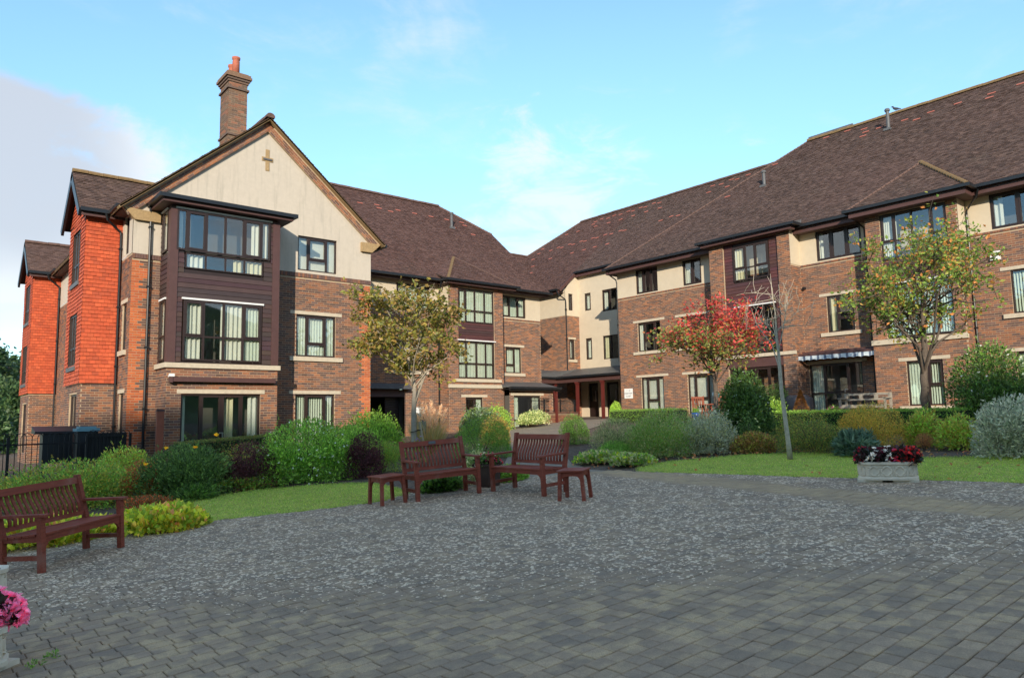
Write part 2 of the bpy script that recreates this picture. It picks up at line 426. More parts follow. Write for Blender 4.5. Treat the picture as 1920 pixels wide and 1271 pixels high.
def pipe(parent, pts, r=.036, name='downpipe', mat='gutter'):
    mb = MB(); mb.tube(pts, r, 8)
    z1, z0 = pts[-2][2], pts[-1][2]; x, y = pts[-1][0], pts[-1][1]
    z = z1-.4
    while z > z0+.3:
        mb.box(x-.05, x+.05, y-.05, y+.05, z-.025, z+.025); z -= 1.8
    return mb.build(name, M[mat], parent, smooth=False)
def fold(fr, a0, a1, z0, z1, b, per=.09, amp=.025, gap=0.):
    mb = MB(); n = max(2, int((a1-a0)/per*2)); xs = np.linspace(a0, a1, n+1)
    for i in range(n):
        if gap and i % 2: continue
        x0, x1 = xs[i], xs[i+1]; b0 = b+(amp if i % 2 else -amp); b1 = b-(amp if i % 2 else -amp)
        mb.quad(fr.P(x0, b0, z0), fr.P(x1, b1, z0), fr.P(x1, b1, z1), fr.P(x0, b0, z1))
    return mb
def window(parent, fr, a0, a1, z0, z1, cols=(0, 1), trans=None, b=-.05, ft=.055, sash=(), blind=None, lintel=None, sill=None, name='window', fmat='frame', room=True, strip=False):
    """cols: fractions of the width; trans: {column: fraction of the height from the bottom} ; one pane per cell"""
    mb = MB(); W, Hh = a1-a0, z1-z0; d0, d1 = b-.06, b
    mb.box(a0, a1, d0, d1, z0, z0+ft, fr).box(a0, a1, d0, d1, z1-ft, z1, fr)
    mb.box(a0, a0+ft, d0, d1, z0+ft, z1-ft, fr).box(a1-ft, a1, d0, d1, z0+ft, z1-ft, fr)
    xs = [a0+W*c for c in cols]; cells = []
    for i in range(1, len(xs)-1): mb.box(xs[i]-ft*.55, xs[i]+ft*.55, d0, d1+.004, z0+ft, z1-ft, fr)
    for i in range(len(xs)-1):
        p0 = xs[i]+(ft if i == 0 else ft*.55); p1 = xs[i+1]-(ft if i == len(xs)-2 else ft*.55)
        t = (trans.get(i, trans.get('all')) if isinstance(trans, dict) else trans)
        zs = [z0+ft, z1-ft]
        if t:
            zt = z0+Hh*t; mb.box(p0, p1, d0, d1-.004, zt-ft*.5, zt+ft*.5, fr); cells += [(p0, p1, z0+ft, zt-ft*.5, i, 0), (p0, p1, zt+ft*.5, z1-ft, i, 1)]
        else: cells.append((p0, p1, z0+ft, z1-ft, i, 1))
    wv = []
    for (p0, p1, q0, q1, i, j) in cells:
        if i in sash and j == 1:
            k = .045
            mb.box(p0, p1, d0+.01, d1+.014, q0, q0+k, fr).box(p0, p1, d0+.01, d1+.014, q1-k, q1, fr)
            mb.box(p0, p0+k, d0+.01, d1+.014, q0+k, q1-k, fr).box(p1-k, p1, d0+.01, d1+.014, q0+k, q1-k, fr)
            p0, p1, q0, q1 = p0+k, p1-k, q0+k, q1-k
        wv.append((p0, p1, q0, q1))
    o = mb.build(name, M[fmat], parent)
    for (p0, p1, q0, q1) in wv:
        MB().box(p0-.004, p1+.004, d0+.022, d0+.03, q0-.004, q1+.004, fr).build('pane', M['glass'], o)
    if room:
        r = MB(); D = b-.75
        P = lambda a, bb, z: fr.P(a, bb, z)
        e0, e1, y0, y1 = a0-.02, a1+.02, z0-.02, z1+.02
        r.quad(P(e0, D, y0), P(e1, D, y0), P(e1, D, y1), P(e0, D, y1))
        r.quad(P(e0, D, y0), P(e0, d0, y0), P(e1, d0, y0), P(e1, D, y0)); r.quad(P(e0, D, y1), P(e1, D, y1), P(e1, d0, y1), P(e0, d0, y1))
        r.quad(P(e0, D, y0), P(e0, D, y1), P(e0, d0, y1), P(e0, d0, y0)); r.quad(P(e1, D, y0), P(e1, d0, y0), P(e1, d0, y1), P(e1, D, y1))
        r.build('dark_room', M['interior'], o)
    for bl in (blind or ()):
        kind, f0, f1 = bl[:3]; x0, x1 = a0+W*f0, a0+W*f1; zt = z1-.03; zb = z0+.05 if len(bl) < 4 else z0+Hh*bl[3]
        if kind == 'v': fold(fr, x0, x1, zb, zt, b-.11, .085, .018, gap=1).build('vertical_blind', M['blind'], o)
        if kind == 'f': fold(fr, x0, x1, zb, zt, b-.11, .10, .015).build('vertical_blind', M['blind'], o)
        if kind == 'c': fold(fr, x0, x1, zb, zt, b-.12, .13, .030).build('curtain', M['curtain'], o)
        if kind == 'y': fold(fr, x0, x1, zb, zt, b-.12, .13, .030).build('curtain', M['cream_curtain'], o)
        if kind == 'r': MB().box(x0, x1, b-.15, b-.145, zb, zt, fr).build('roller_blind', M['curtain'], o)
    if lintel: MB().box(a0-lintel, a1+lintel, -.03, .022, z1+.01, z1+.125, fr).build('lintel', M['stone'], o)
    if sill: MB().box(a0-sill, a1+sill, -.10, .075, z0-.155, z0-.012, fr).build('sill', M['stone'], o)
    if strip: MB().box(a0-.05, a1+.05, -.02, .05, z1+.004, z1+.055, fr).build('drip_strip', M['white'], o)
    return o
PAL_BOARD = [(.055, .030, .028), (.048, .026, .024), (.062, .033, .030)]
def boards(parent, fr, a0, a1, z0, z1, b, ops=(), h=.145, pal=PAL_BOARD, red=1.0):
    z = z0
    while z < z1-.02:
        zz = min(z+h, z1)
        cuts = sorted((o[0], o[1]) for o in ops if o[2] < zz-.02 and o[3] > z+.02); x = a0; sp = []
        for c0, c1 in cuts:
            if c0 > x: sp.append((x, c0))
            x = max(x, c1)
        if x < a1: sp.append((x, a1))
        for s0, s1 in sp:
            if s1-s0 < .03: continue
            mb = MB(); c = tuple(v*random.uniform(.85, 1.15)*k for v, k in zip(random.choice(pal), (red, 1, 1)))
            P = fr.P; q = [P(s0, b+.020, z+.004), P(s1, b+.020, z+.004), P(s1, b+.004, zz-.004), P(s0, b+.004, zz-.004)]
            lo = [P(s0, b-.02, z+.004), P(s1, b-.02, z+.004), P(s1, b-.02, zz-.004), P(s0, b-.02, zz-.004)]
            mb.quad(*(q[::-1] if fr.flip else q), c=c); 
            for i in range(4): mb.quad(q[i], lo[i], lo[(i+1) % 4], q[(i+1) % 4], c=c)
            mb.build('board', M['board'], parent, col=True)
        z = zz
    return
# ================================================================== GABLE WING
XF = (1, 0, 0); YF = (0, 1, 0); NEGY = (0, -1, 0); NEGX = (-1, 0, 0)
PAL_TILE = [(.105, .064, .050), (.122, .074, .058), (.090, .056, .046), (.112, .070, .056), (.135, .086, .068), (.098, .060, .049), (.082, .052, .044)]
PAL_TILE_RED = [(.118, .058, .045), (.128, .064, .049), (.102, .053, .043), (.110, .058, .047), (.135, .072, .055), (.095, .050, .042)]
def building(name, label):
    o = empty(name); tag(o, label, 'building', 'wings of the brick retirement building'); return o
GW = building('gable_wing', 'cream gable-ended brick wing with timber-clad bay and tall chimney, at left')
G = Fr((0, 23.2, 0), XF, NEGY); B = Fr((0, 22.1, 0), XF, NEGY); WW = Fr((4.97, 0, 0), YF, NEGX)
gw_store = []
XL, XR = 4.97, 12.84
opsG = [(10.04, 11.46, -1.2, .91), (10.04, 11.48, 2.18, 3.6), (10.06, 11.5, 5.12, 6.32)]
def quoin(a, k):
    wdt = .46 if (k//4) % 2 else .27
    if a < XL+wdt or a > XR-wdt: return random.choice(PAL_ORANGE)
    if XL+.27 < a < XL+.52 and (k//4) % 2 == 0: return random.choice(PAL_DARK[:3])
mb = MB(); wall_panel(mb, G, XL, XR, -1.8, 5.03, opsG); gwall = mb.build('wall', M['mortar'], GW)
lay_bricks(gw_store, G, XL, XR, -1.8, 4.87, opsG, PAL_DARK+PAL_DARK+PAL_RED[:3], quoin)
# projecting soldier band under the render
mb = MB()
x = XL
while x < XR-.02:
    mb.box(x+.004, min(x+.072, XR), -.01, .035, 4.885, 5.02, G, c=random.choice(PAL_DARK)); x += .075
mb.build('soldier_band', M['brick'], GW, col=True)
mb = MB(); wall_panel(mb, G, XL, XR, 5.03, 6.40, opsG, b=.012)
P = G.P; mb.quad(*[P(x, .012, z) for x, z in ((XL, 6.40), (XL, 6.72), (8.93, 10.06), (XR, 6.80), (XR, 6.40))]); mb.build('render', M['render'], GW)
window(GW, G, 10.04, 11.46, -1.2, .91, (0, .27, .76, 1), {1: .3}, sash=(1,), blind=[('v', .02, .98)], lintel=.22)
window(GW, G, 10.04, 11.48, 2.18, 3.6, (0, .27, .74, 1), {1: .3}, sash=(1,), blind=[('f', .02, .98)], lintel=.22, sill=.24)
window(GW, G, 10.06, 11.5, 5.12, 6.32, (0, .27, .74, 1), {1: .34}, sash=(1,), blind=[('r', .0, 1.0, .06)])
# air brick cross on the gable
mb = MB(); mb.box(8.885, 9.015, .0, .03, 8.34, 9.07, G).box(8.76, 8.884, .0, .03, 8.66, 8.80, G).box(9.016, 9.14, .0, .03, 8.66, 8.80, G)
cr = mb.build('cross_vent', M['kneeler'], GW); MB().box(8.80, 9.10, .03, .06, 8.70, 8.755, G).build('vent_slot', M['lead'], cr)
# bay
XB0, XB1 = 5.73, 8.97; BS = Fr((XB0, 0, 0), YF, NEGX)
opsB = [(6.14, 8.45, -1.6, .86)]
mb = MB(); wall_panel(mb, B, XB0, XB1, -1.8, 1.60, opsB); wall_panel(mb, BS, 22.1, 23.2, -1.8, 1.60)
mb.quad(*[(XB1, y, z) for y, z in ((22.1, -1.8), (23.2, -1.8), (23.2, 1.6), (22.1, 1.6))]); mb.build('bay_wall', M['mortar'], GW)
lay_bricks(gw_store, B, XB0, XB1, -1.8, 1.6, opsB, PAL_DARK+PAL_RED[:3]); lay_bricks(gw_store, BS, 22.1, 23.19, -1.8, 1.6, (), PAL_DARK)
MB().box(XB0-.07, XB1+.07, 22.03, 23.19, 1.605, 1.745).build('stone_band', M['stone'], GW)
opc = [(6.10, 8.47, 1.80, 3.63), (5.86, 8.70, 5.02, 6.36), (6.12, 8.48, 4.50, 5.02)]; ops_s = [(22.38, 22.98, 5.02, 6.36), (22.38, 22.98, 1.80, 3.63)]
mb = MB(); wall_panel(mb, B, XB0+.03, XB1-.03, 1.75, 6.36, opc, b=-.03, reveal=.05); wall_panel(mb, BS, 22.13, 23.19, 1.75, 6.36, ops_s, b=-.03, reveal=.05); wall_panel(mb, Fr((XB1, 0, 0), YF, XF), 22.13, 23.19, 1.75, 6.36, (), b=-.03)
mb.build('clad_bay', M['frame'], GW)
boards(GW, B, XB0+.21, XB1-.21, 1.78, 6.33, -.02, opc)
BSb = Fr((XB0, 0, 0), YF, NEGX); ops_s = [(22.38, 22.98, 5.02, 6.36), (22.38, 22.98, 1.80, 3.63)]
boards(GW, BSb, 22.33, 23.17, 1.78, 6.33, -.02, ops_s)
sep('corner_post', 'fascia', GW, *[(x0, x0+.23, 22.085, 22.32, 1.76, 6.34) for x0 in (XB0-.015, XB1-.215)])
window(GW, B, 6.13, 8.44, 1.82, 3.60, (0, .25, .5, .75, 1), .40, b=.02, blind=[('c', .02, .22), ('c', .48, .74), ('f', .78, .98)], sash=(0, 3), room=True, strip=True)
window(GW, B, 5.89, 8.67, 5.05, 6.27, (0, .10, .30, .5, .70, .90, 1), None, b=.02, sash=(1, 4), blind=[('c', .01, .07), ('c', .80, .99)], strip=True)
window(GW, B, 6.15, 8.45, 4.53, 4.99, (0, .25, .5, .75, 1), None, b=.02, ft=.035, blind=[('c', .0, .22), ('y', .62, .74), ('y', .78, 1.)])
window(GW, BSb, 22.40, 22.96, 5.05, 6.27, (0, 1), None, b=.02, blind=[('c', .05, .9)], strip=True)
window(GW, BSb, 22.40, 22.96, 1.82, 3.60, (0, 1), .4, b=.02, blind=[('c', .05, .95)], strip=True)
window(GW, B, 6.14, 8.45, -1.55, .86, (0, .24, .5, .76, 1), {1: .28, 2: .28}, sash=(1, 2), blind=[('f', .01, .07), ('y', .56, .66), ('c', .86, .99)], lintel=.12, name='french_door')
mb = MB(); mb.box(7.22, 7.34, .03, .06, -.30, -.27, B).box(7.31, 7.335, .0, .05, -.42, -.27, B); mb.build('door_handle', M['steel'], GW)
mb = MB(); mb.box(XB0+.10, XB1-.12, .01, .17, 1.20, 1.33, B).box(XB0+.06, XB0+.13, .0, .19, 1.17, 1.36, B); mb.build('awning_cassette', M['fascia'], GW)
MB().tube([(5.80, 22.07, 1.35), (5.80, 21.95, 1.36)], .035, 8).box(5.76, 5.90, 21.90, 21.97, 1.34, 1.42).build('security_light', M['white'], GW)
# bay flat roof with gutter
gx0, gx1, gy = XB0-.36, XB1+.38, 21.76
mb = MB(); mb.box(gx0+.05, gx1-.05, gy+.05, 23.19, 6.37, 6.47); mb.build('bay_soffit', M['fascia'], GW)
mb = MB(); mb.quad((gx0+.02, gy+.03, 6.56), (gx1-.02, gy+.03, 6.56), (gx1-.3, 23.19, 6.70), (gx0+.3, 23.19, 6.70))
mb.quad((gx0+.02, gy+.03, 6.56), (gx0+.3, 23.19, 6.70), (gx0+.02, 23.19, 6.56)).quad((gx1-.02, gy+.03, 6.56), (gx1-.02, 23.19, 6.56), (gx1-.3, 23.19, 6.70)); mb.build('bay_roof', M['gutter'], GW)
gutter_run(GW, [(gx0, 23.16, 6.52), (gx0, gy, 6.52), (gx1, gy, 6.52), (gx1, 23.16, 6.52)])
MB().box(5.42, 5.70, 23.10, 23.19, 6.50, 6.66).build('lead_flashing', M['lead'], GW)
pipe(GW, [(gx0+.02, 23.08, 6.46), (gx0+.05, 23.12, 6.25), (gx0+.05, 23.13, -1.75)])
# main roof
zr, xr = 10.12, 8.93; y0, y1 = 22.93, 44.0
for sgn, xe, ze in ((1, 4.52, 6.34), (-1, 13.30, 6.38)):
    s = np.array((xr-xe, 0, zr-ze)); Ls = np.linalg.norm(s); s /= Ls
    rf = tiles(GW, 'roof', (xe, 0, ze), YF, s, [(y0, 0), (y1, 0), (y1, Ls), (y0, Ls)], 'tile', PAL_TILE, deck='verge')
    # corbelled brick verge and tan undercloak
    FV = Fr((xe, 23.2, ze), s, NEGY, np.cross(s, (0, 1, 0))*(1 if np.cross(s, (0, 1, 0))[2] > 0 else -1))
    MB().box(.1, Ls-.02, -.02, .10, -.34, -.075, FV).build('verge_backing', M['mortar'], GW)
    lay_bricks(gw_store, FV, .1, Ls-.08, -.34, -.10, (), PAL_RED, b=.10, zbase=-.34)
    MB().box(-.02, Ls+.0, -.02, .27, -.072, -.012, FV).build('undercloak', M['kneeler'], GW)
    xk = xe+.28 if sgn > 0 else xe-.28
    K = [(XL-.30, 6.36), (XL+.72, 6.30), (XL+.72, 6.02), (XL+.02, 6.02)] if sgn > 0 else [(XR+.36, 6.40), (XR-.42, 6.40), (XR-.42, 6.06), (XR+.0, 6.06)]
    mb = MB(); mb.quad(*[(x, 23.08, z) for x, z in K]); mb.quad(*[(x, 23.3, z) for x, z in K][::-1])
    for i in range(4):
        (a, b_), (c_, d_) = K[i], K[(i+1) % 4]; mb.quad((a, 23.08, b_), (c_, 23.08, d_), (c_, 23.3, d_), (a, 23.3, b_))
    mb.build('kneeler', M['kneeler'], GW)
ridge_line(GW, (xr, y0-.04, zr), (xr, y1, zr), r=.15, L=.45)
gutter_run(GW, [(13.36, 23.0, 6.36), (13.36, 27.6, 6.36)])
# west wall, its slit windows and the two tile-hung bays
opsW = [(23.62, 24.18, -.9, .92), (23.62, 24.18, 2.2, 3.6), (23.62, 24.2, 5.1, 6.3), (28.6, 29.6, -.8, .95), (28.6, 29.6, 2.2, 3.6), (28.6, 29.6, 5.1, 6.3), (31.5, 32.6, -.8, .95), (31.5, 32.6, 2.2, 3.6), (31.5, 32.6, 5.1, 6.3)]
mb = MB(); wall_panel(mb, WW, 23.2, 44, -1.9, 5.03, opsW); mb.build('wall', M['mortar'], GW)
lay_bricks(gw_store, WW, 23.2, 40, -1.9, 5.03, opsW, PAL_DARK+PAL_RED[:3])
mb = MB(); wall_panel(mb, WW, 23.2, 44, 5.03, 6.6, opsW, b=.012); mb.build('render', M['render'], GW)
for o in opsW: window(GW, WW, *o, (0, 1) if o[1]-o[0] < .7 else (0, .5, 1), None if o[1]-o[0] < .7 else .4, lintel=.12 if o[2] < 5 else None, sill=.12 if o[2] < 5 else None, blind=[('c', 0, .5)])
MB().box(XL-.32, XL, 23.3, 44, 6.30, 6.36).build('soffit', M['soffit'], GW)
PAL_HUNG = [(.50, .085, .030), (.53, .095, .033), (.46, .078, .028), (.55, .105, .038), (.49, .088, .032), (.43, .080, .032)]
def tile_bay(y0, y1, zb, x0=3.97):
    fF = Fr((0, y0, 0), XF, NEGY); fW = Fr((x0, 0, 0), YF, NEGX); ym = (y0+y1)/2; zt = 6.36
    bo = [(y0+.62, y1-.75, -1.1, .95)]
    bi = Fr((0, y0+.05, 0), XF, NEGY); bw = Fr((x0+.05, 0, 0), YF, NEGX)
    mb = MB(); wall_panel(mb, bi, x0+.05, XL, -1.9, zb); wall_panel(mb, bw, y0+.05, y1, -1.9, zb, bo); mb.build('bay_wall', M['mortar'], GW)
    lay_bricks(gw_store, bi, x0+.05, XL, -1.9, zb-.02, (), PAL_DARK+PAL_RED[:2]); lay_bricks(gw_store, bw, y0+.05, y1, -1.9, zb-.02, bo, PAL_DARK)
    window(GW, bw, *bo[0], (0, .5, 1), None)
    wo = [(y0+.72, y1-.62, 1.80, 3.42), (y0+.72, y1-.62, 4.42, 6.05)]
    mb = MB(); mb.box(x0+.86, XL, y0+.02, y1, zb, zt).box(x0+.02, x0+.86, y0+.02, y0+.05, zb, zt); wall_panel(mb, fW, y0, y1, zb, zt, wo); mb.build('bay_core', M['underlay'], GW)
    tiles(GW, 'hung_tiles', (0, y0, zb), XF, (0, 0, 1), [(x0-.02, 0), (XL, 0), (XL, zt-zb), (x0-.02, zt-zb)], 'orange_tile', PAL_HUNG, gauge=.115, plain=np.array(NEGY), cv=(.90, 1.10), rnd=.6, under=False, lift=.026)
    def west(q): tiles(GW, 'hung_tiles', (x0, 0, zb), YF, (0, 0, 1), q, 'orange_tile', PAL_HUNG, gauge=.115, plain=np.array(NEGX), cv=(.90, 1.10), rnd=.6, under=False, lift=.026)
    h = zt-zb
    west([(y0-.02, 0), (wo[0][0], 0), (wo[0][0], h), (y0-.02, h)]); west([(wo[0][1], 0), (y1, 0), (y1, h), (wo[0][1], h)])
    for q0, q1 in ((0, wo[0][2]-zb), (wo[0][3]-zb, wo[1][2]-zb), (wo[1][3]-zb, h)): west([(wo[0][0], q0), (wo[0][1], q0), (wo[0][1], q1), (wo[0][0], q1)])
    west([(y0, h), (y1, h), (ym, h+1.42)])
    mb = MB(); mb.quad((x0+.02, y0, zt), (x0+.02, ym, zt+1.48), (x0+.02, y1, zt)); mb.build('gable_backing', M['underlay'], GW)
    for o in wo:
        q = window(GW, fW, *o, (0, .33, .66, 1), .35, b=-.02, blind=[('c', .0, .25), ('c', .7, 1)]); MB().box(o[0]-.05, o[1]+.05, -.02, .06, o[2]-.14, o[2]-.01, fW).build('lead_apron', M['lead'], q)
    zrid = zt+1.60; xo = x0-.24; xi = 6.7
    for sg, ye in ((1, y0-.32), (-1, y1+.32)):
        s = np.array((0, ym-ye, zrid-(zt+.06))); L = np.linalg.norm(s); s /= L
        tiles(GW, 'roof', (0, ye, zt+.06), XF, s, [(xo, 0), (xi, 0), (xi, L), (xo, L)], 'tile', PAL_TILE)
        FB = Fr((xo, ye, zt+.06), s, NEGX, np.cross(XF, s)*(1 if np.cross(XF, s)[2] > 0 else -1))
        MB().box(-.05, L, -.06, .02, -.26, -.03, FB).build('bargeboard', M['gutter'], GW)
    ridge_line(GW, (xo, ym, zrid), (xi-.4, ym, zrid), r=.12, mat='ridge_lichen' if y0 < 30 else 'ridge')
    MB().box(xo+.06, XL, y0-.28, y0-.24, zt-.14, zt+.03).build('fascia', M['fascia'], GW)
    gutter_run(GW, [(xo+.02, y0-.34, zt+.03), (XL-.42, y0-.34, zt+.03), (XL-.42, y0-1.35, zt+.03)])
    pipe(GW, [(XL-.55, y0-.36, zt-.02), (XL-.5, y0-.32, zt-.2), (XL-.09, y0-.10, zt-.48), (XL-.07, y0-.09, zt-.6), (XL-.07, y0-.09, -1.7)])
tile_bay(24.5, 27.1, 1.25); tile_bay(35.8, 38.5, 1.36)
# chimney
ch = MB().box(8.23, 8.87, 25.0, 25.86, 8.4, 12.1).build('chimney', M['mortar_red'], GW)
cst = []
for fr, a0, a1 in ((Fr((0, 25.0, 0), XF, NEGY), 8.23, 8.87), (Fr((8.23, 0, 0), YF, NEGX), 25.0, 25.86), (Fr((8.87, 0, 0), YF, XF), 25.0, 25.86)):
    lay_bricks(cst, fr, a0, a1, 9.2, 12.1, (), [(.17, .10, .062), (.22, .115, .065), (.13, .082, .06), (.26, .11, .062), (.19, .13, .085)])
build_bricks(cst, ch, ch)
cc = [(.16, .10, .07), (.20, .12, .075), (.13, .09, .07)]
for z0, z1, p in ((10.02, 10.09, .05), (11.72, 11.79, .06), (11.98, 12.06, .04), (12.06, 12.14, .08), (12.14, 12.23, .13), (12.23, 12.31, .10)):
    MB().box(8.23-p, 8.87+p, 25.0-p, 25.86+p, z0, z1, c=random.choice(cc)).build('corbel', M['brick'], ch, col=True)
MB().box(8.2, 8.9, 24.97, 25.89, 12.31, 12.36).build('flaunching', M['ridge_lichen'], ch)
for y, hh in ((25.22, .66), (25.62, .52)):
    MB().lathe([(.0, .02), (.125, .02), (.125, hh-.16), (.112, hh-.1), (.14, hh-.07), (.145, hh), (.11, hh), (.10, hh-.3), (0, hh-.3)], 14, (8.53, y, 12.34)).build('chimney_pot', material('pot_%d' % int(y*10), (.42, .13, .08), .85, var=.2, vscale=12), ch, smooth=True)
def pick_g(s):
    fr, a0, a1, z0, z1, b, c = s
    if a1-a0 < .2 or z0 < -.15: return 1e9
    if fr is not G and fr is not B: return 1e9
    if fr is G and not (8.99 < a0 and a1 < 12.8): return 1e9
    p = fr.P((a0+a1)/2, 0, (z0+z1)/2); return float(np.dot(p, p))
build_bricks(gw_store, GW, gwall, pick_g)

# ================================================================== CENTRAL WING
CW = building('central_wing', 'three-storey brick wing with half-hipped roof and dark entrance, behind the staked tree')
C_ = Fr((0, 28.2, 0), XF, NEGY); CB = Fr((0, 27.4, 0), XF, NEGY); cst = []
X0, X1 = 12.84, 25.68
opsC = [(16.92, 18.73, 5.05, 6.2), (16.91, 18.4, 2.2, 3.6), (23.1, 24.69, 5.10, 6.21), (23.29, 24.32, 2.25, 3.57), (15.55, 17.32, -1.6, 1.36)]
mb = MB(); wall_panel(mb, C_, X0, X1, -1.8, 5.03, opsC, reveal=.13); CR = Fr((X1, 0, 0), YF, XF); wall_panel(mb, CR, 28.2, 38, -1.8, 5.03); cwall = mb.build('wall', M['mortar'], CW)
lay_bricks(cst, C_, X0, X1, -1.8, 4.95, opsC, PAL_DARK[:5]+PAL_RED)
mb = MB(); wall_panel(mb, C_, X0, X1, 5.03, 6.6, opsC, b=.012); wall_panel(mb, CR, 28.2, 36, 5.03, 6.6, b=.01); mb.build('render', M['render_clean'], CW)
mb = MB(); x = X0
while x < X1-.02: mb.box(x+.004, min(x+.072, X1), -.01, .03, 4.955, 5.022, C_, c=random.choice(PAL_RED)); x += .075
mb.build('soldier_band', M['brick'], CW, col=True)
window(CW, C_, *opsC[0], (0, .33, .66, 1), None, sash=(0, 2), blind=[('v', .02, .98)])
window(CW, C_, *opsC[1], (0, .33, .66, 1), .35, blind=[('r', 0, 1, .4)], lintel=.2, sill=.2)
window(CW, C_, *opsC[2], (0, .33, .66, 1), None, sash=(0, 2), blind=[('f', .02, .98)])
window(CW, C_, *opsC[3], (0, .58, 1), {0: .3}, sash=(0,), blind=[('f', .02, .98)], lintel=.2, sill=.2)
# dark entrance with timber gates
r = MB()
for q in (((15.5, 30.2, -1.8), (17.4, 30.2, -1.8), (17.4, 30.2, 1.4), (15.5, 30.2, 1.4)), ((15.55, 28.2, -1.8), (15.55, 30.2, -1.8), (15.55, 30.2, 1.36), (15.55, 28.2, 1.36)),
          ((17.32, 28.2, -1.8), (17.32, 28.2, 1.36), (17.32, 30.2, 1.36), (17.32, 30.2, -1.8)), ((15.4, 28.12, 1.38), (17.5, 28.12, 1.38), (17.5, 30.2, 1.38), (15.4, 30.2, 1.38))): r.quad(*q)
r.build('entrance_recess', M['interior'], CW)
MB().box(15.55, 17.32, -.10, -.01, 1.02, 1.345, C_).build('entrance_beam', M['fascia'], CW)
mb = MB(); mb.quad((15.4, 27.85, 1.40), (17.55, 27.85, 1.40), (17.55, 28.19, 1.62), (15.4, 28.19, 1.62)).quad((15.4, 27.85, 1.36), (15.4, 28.19, 1.36), (15.4, 28.19, 1.62), (15.4, 27.85, 1.40)).quad((15.4, 27.85, 1.36), (15.4, 27.85, 1.40), (17.55, 27.85, 1.40), (17.55, 27.85, 1.36)).quad((15.4, 27.85, 1.36), (17.55, 27.85, 1.36), (17.55, 28.19, 1.36), (15.4, 28.19, 1.36)); mb.build('entrance_canopy', M['slate'], CW)
d = MB()
for i in range(16): d.box(16.55, 17.26, -.42, -.38, -.75+i*.11, -.655+i*.11, C_)
dr = d.build('entrance_door', M['door'], CW); MB().tube([C_.P(16.66, -.34, -.05), C_.P(16.72, -.30, -.05), C_.P(16.72, -.30, -.45), C_.P(16.66, -.34, -.45)], .018, 6).build('door_handle', M['steel'], dr)
# bay
b0, b1 = 19.22, 22.48; BW = Fr((b0, 0, 0), YF, NEGX)
opsCB = [(19.78, 21.94, 1.86, 6.14), (20.15, 21.18, -.9, .98)]
mb = MB(); wall_panel(mb, CB, b0, b1, -1.8, 6.4, opsCB); wall_panel(mb, BW, 27.4, 28.2, -1.8, 5.03); mb.build('bay_wall', M['mortar'], CW)
lay_bricks(cst, CB, b0, b1, -1.8, 6.38, opsCB, PAL_DARK[:5]+PAL_RED); lay_bricks(cst, BW, 27.4, 28.19, -1.8, 5.0, (), PAL_DARK+PAL_RED)
mb = MB(); wall_panel(mb, BW, 27.4, 28.2, 5.03, 6.4, b=.01); mb.build('render', M['render_clean'], CW)
MB().box(19.78, 21.94, -.16, -.12, 3.6, 4.6, CB).build('cladding_backing', M['frame'], CW)
boards(CW, CB, 19.78, 21.94, 3.69, 4.5, -.06, h=.12, red=1.3)
window(CW, CB, 19.78, 21.94, 4.50, 6.14, (0, .22, .47, .74, 1), .37, blind=[('f', .02, .98)], sash=(0,))
window(CW, CB, 19.78, 21.94, 1.88, 3.64, (0, .22, .5, .76, 1), .40, blind=[('v', .02, .98)], strip=True)
window(CW, CB, 20.15, 21.18, -.9, .98, (0, .58, 1), None, sash=(0,), blind=[('f', .6, 1)], lintel=.25)
MB().box(19.5, 22.3, -.02, .07, 1.70, 1.84, CB).build('sill', M['stone'], CW); MB().box(b0-.04, b1+.04, -.02, .07, 1.42, 1.58, CB).build('stone_band', M['stone'], CW)
# lean-to beside the bay
LT = Fr((0, 27.0, 0), XF, NEGY); ol = [(22.75, 24.5, -.9, 1.06)]
mb = MB(); wall_panel(mb, LT, 22.49, 25.35, -1.8, 1.36, ol); wall_panel(mb, Fr((25.35, 0, 0), YF, XF), 27.0, 28.2, -1.8, 1.36); mb.build('lean_to_wall', M['mortar'], CW)
lay_bricks(cst, LT, 22.49, 25.35, -1.8, 1.36, ol, PAL_DARK[:5]+PAL_RED)
window(CW, LT, *ol[0], (0, .25, .62, 1), {0: .4, 2: .4}, sash=(1,), blind=[('v', .01, .24), ('v', .76, .98)], lintel=.2, name='porch_window')
mb = MB(); mb.quad((22.3, 26.72, 1.46), (25.62, 26.72, 1.46), (25.62, 28.19, 1.80), (22.3, 28.19, 1.80)); mb.quad((25.62, 26.72, 1.46), (25.62, 28.19, 1.46), (25.62, 28.19, 1.80)); mb.quad((22.3, 26.72, 1.46), (22.3, 28.19, 1.80), (22.3, 28.19, 1.46)); mb.build('lean_to_roof', M['slate'], CW)
MB().box(22.3, 25.62, 26.74, 26.8, 1.30, 1.45).box(22.3, 25.62, 26.8, 27.4, 1.36, 1.38).build('fascia', M['gutter'], CW)
gutter_run(CW, [(22.26, 26.68, 1.43), (25.66, 26.68, 1.43)])
MB().box(25.40, 25.50, 26.80, 26.90, -.8, 1.32).build('porch_post', M['post_red'], CW)
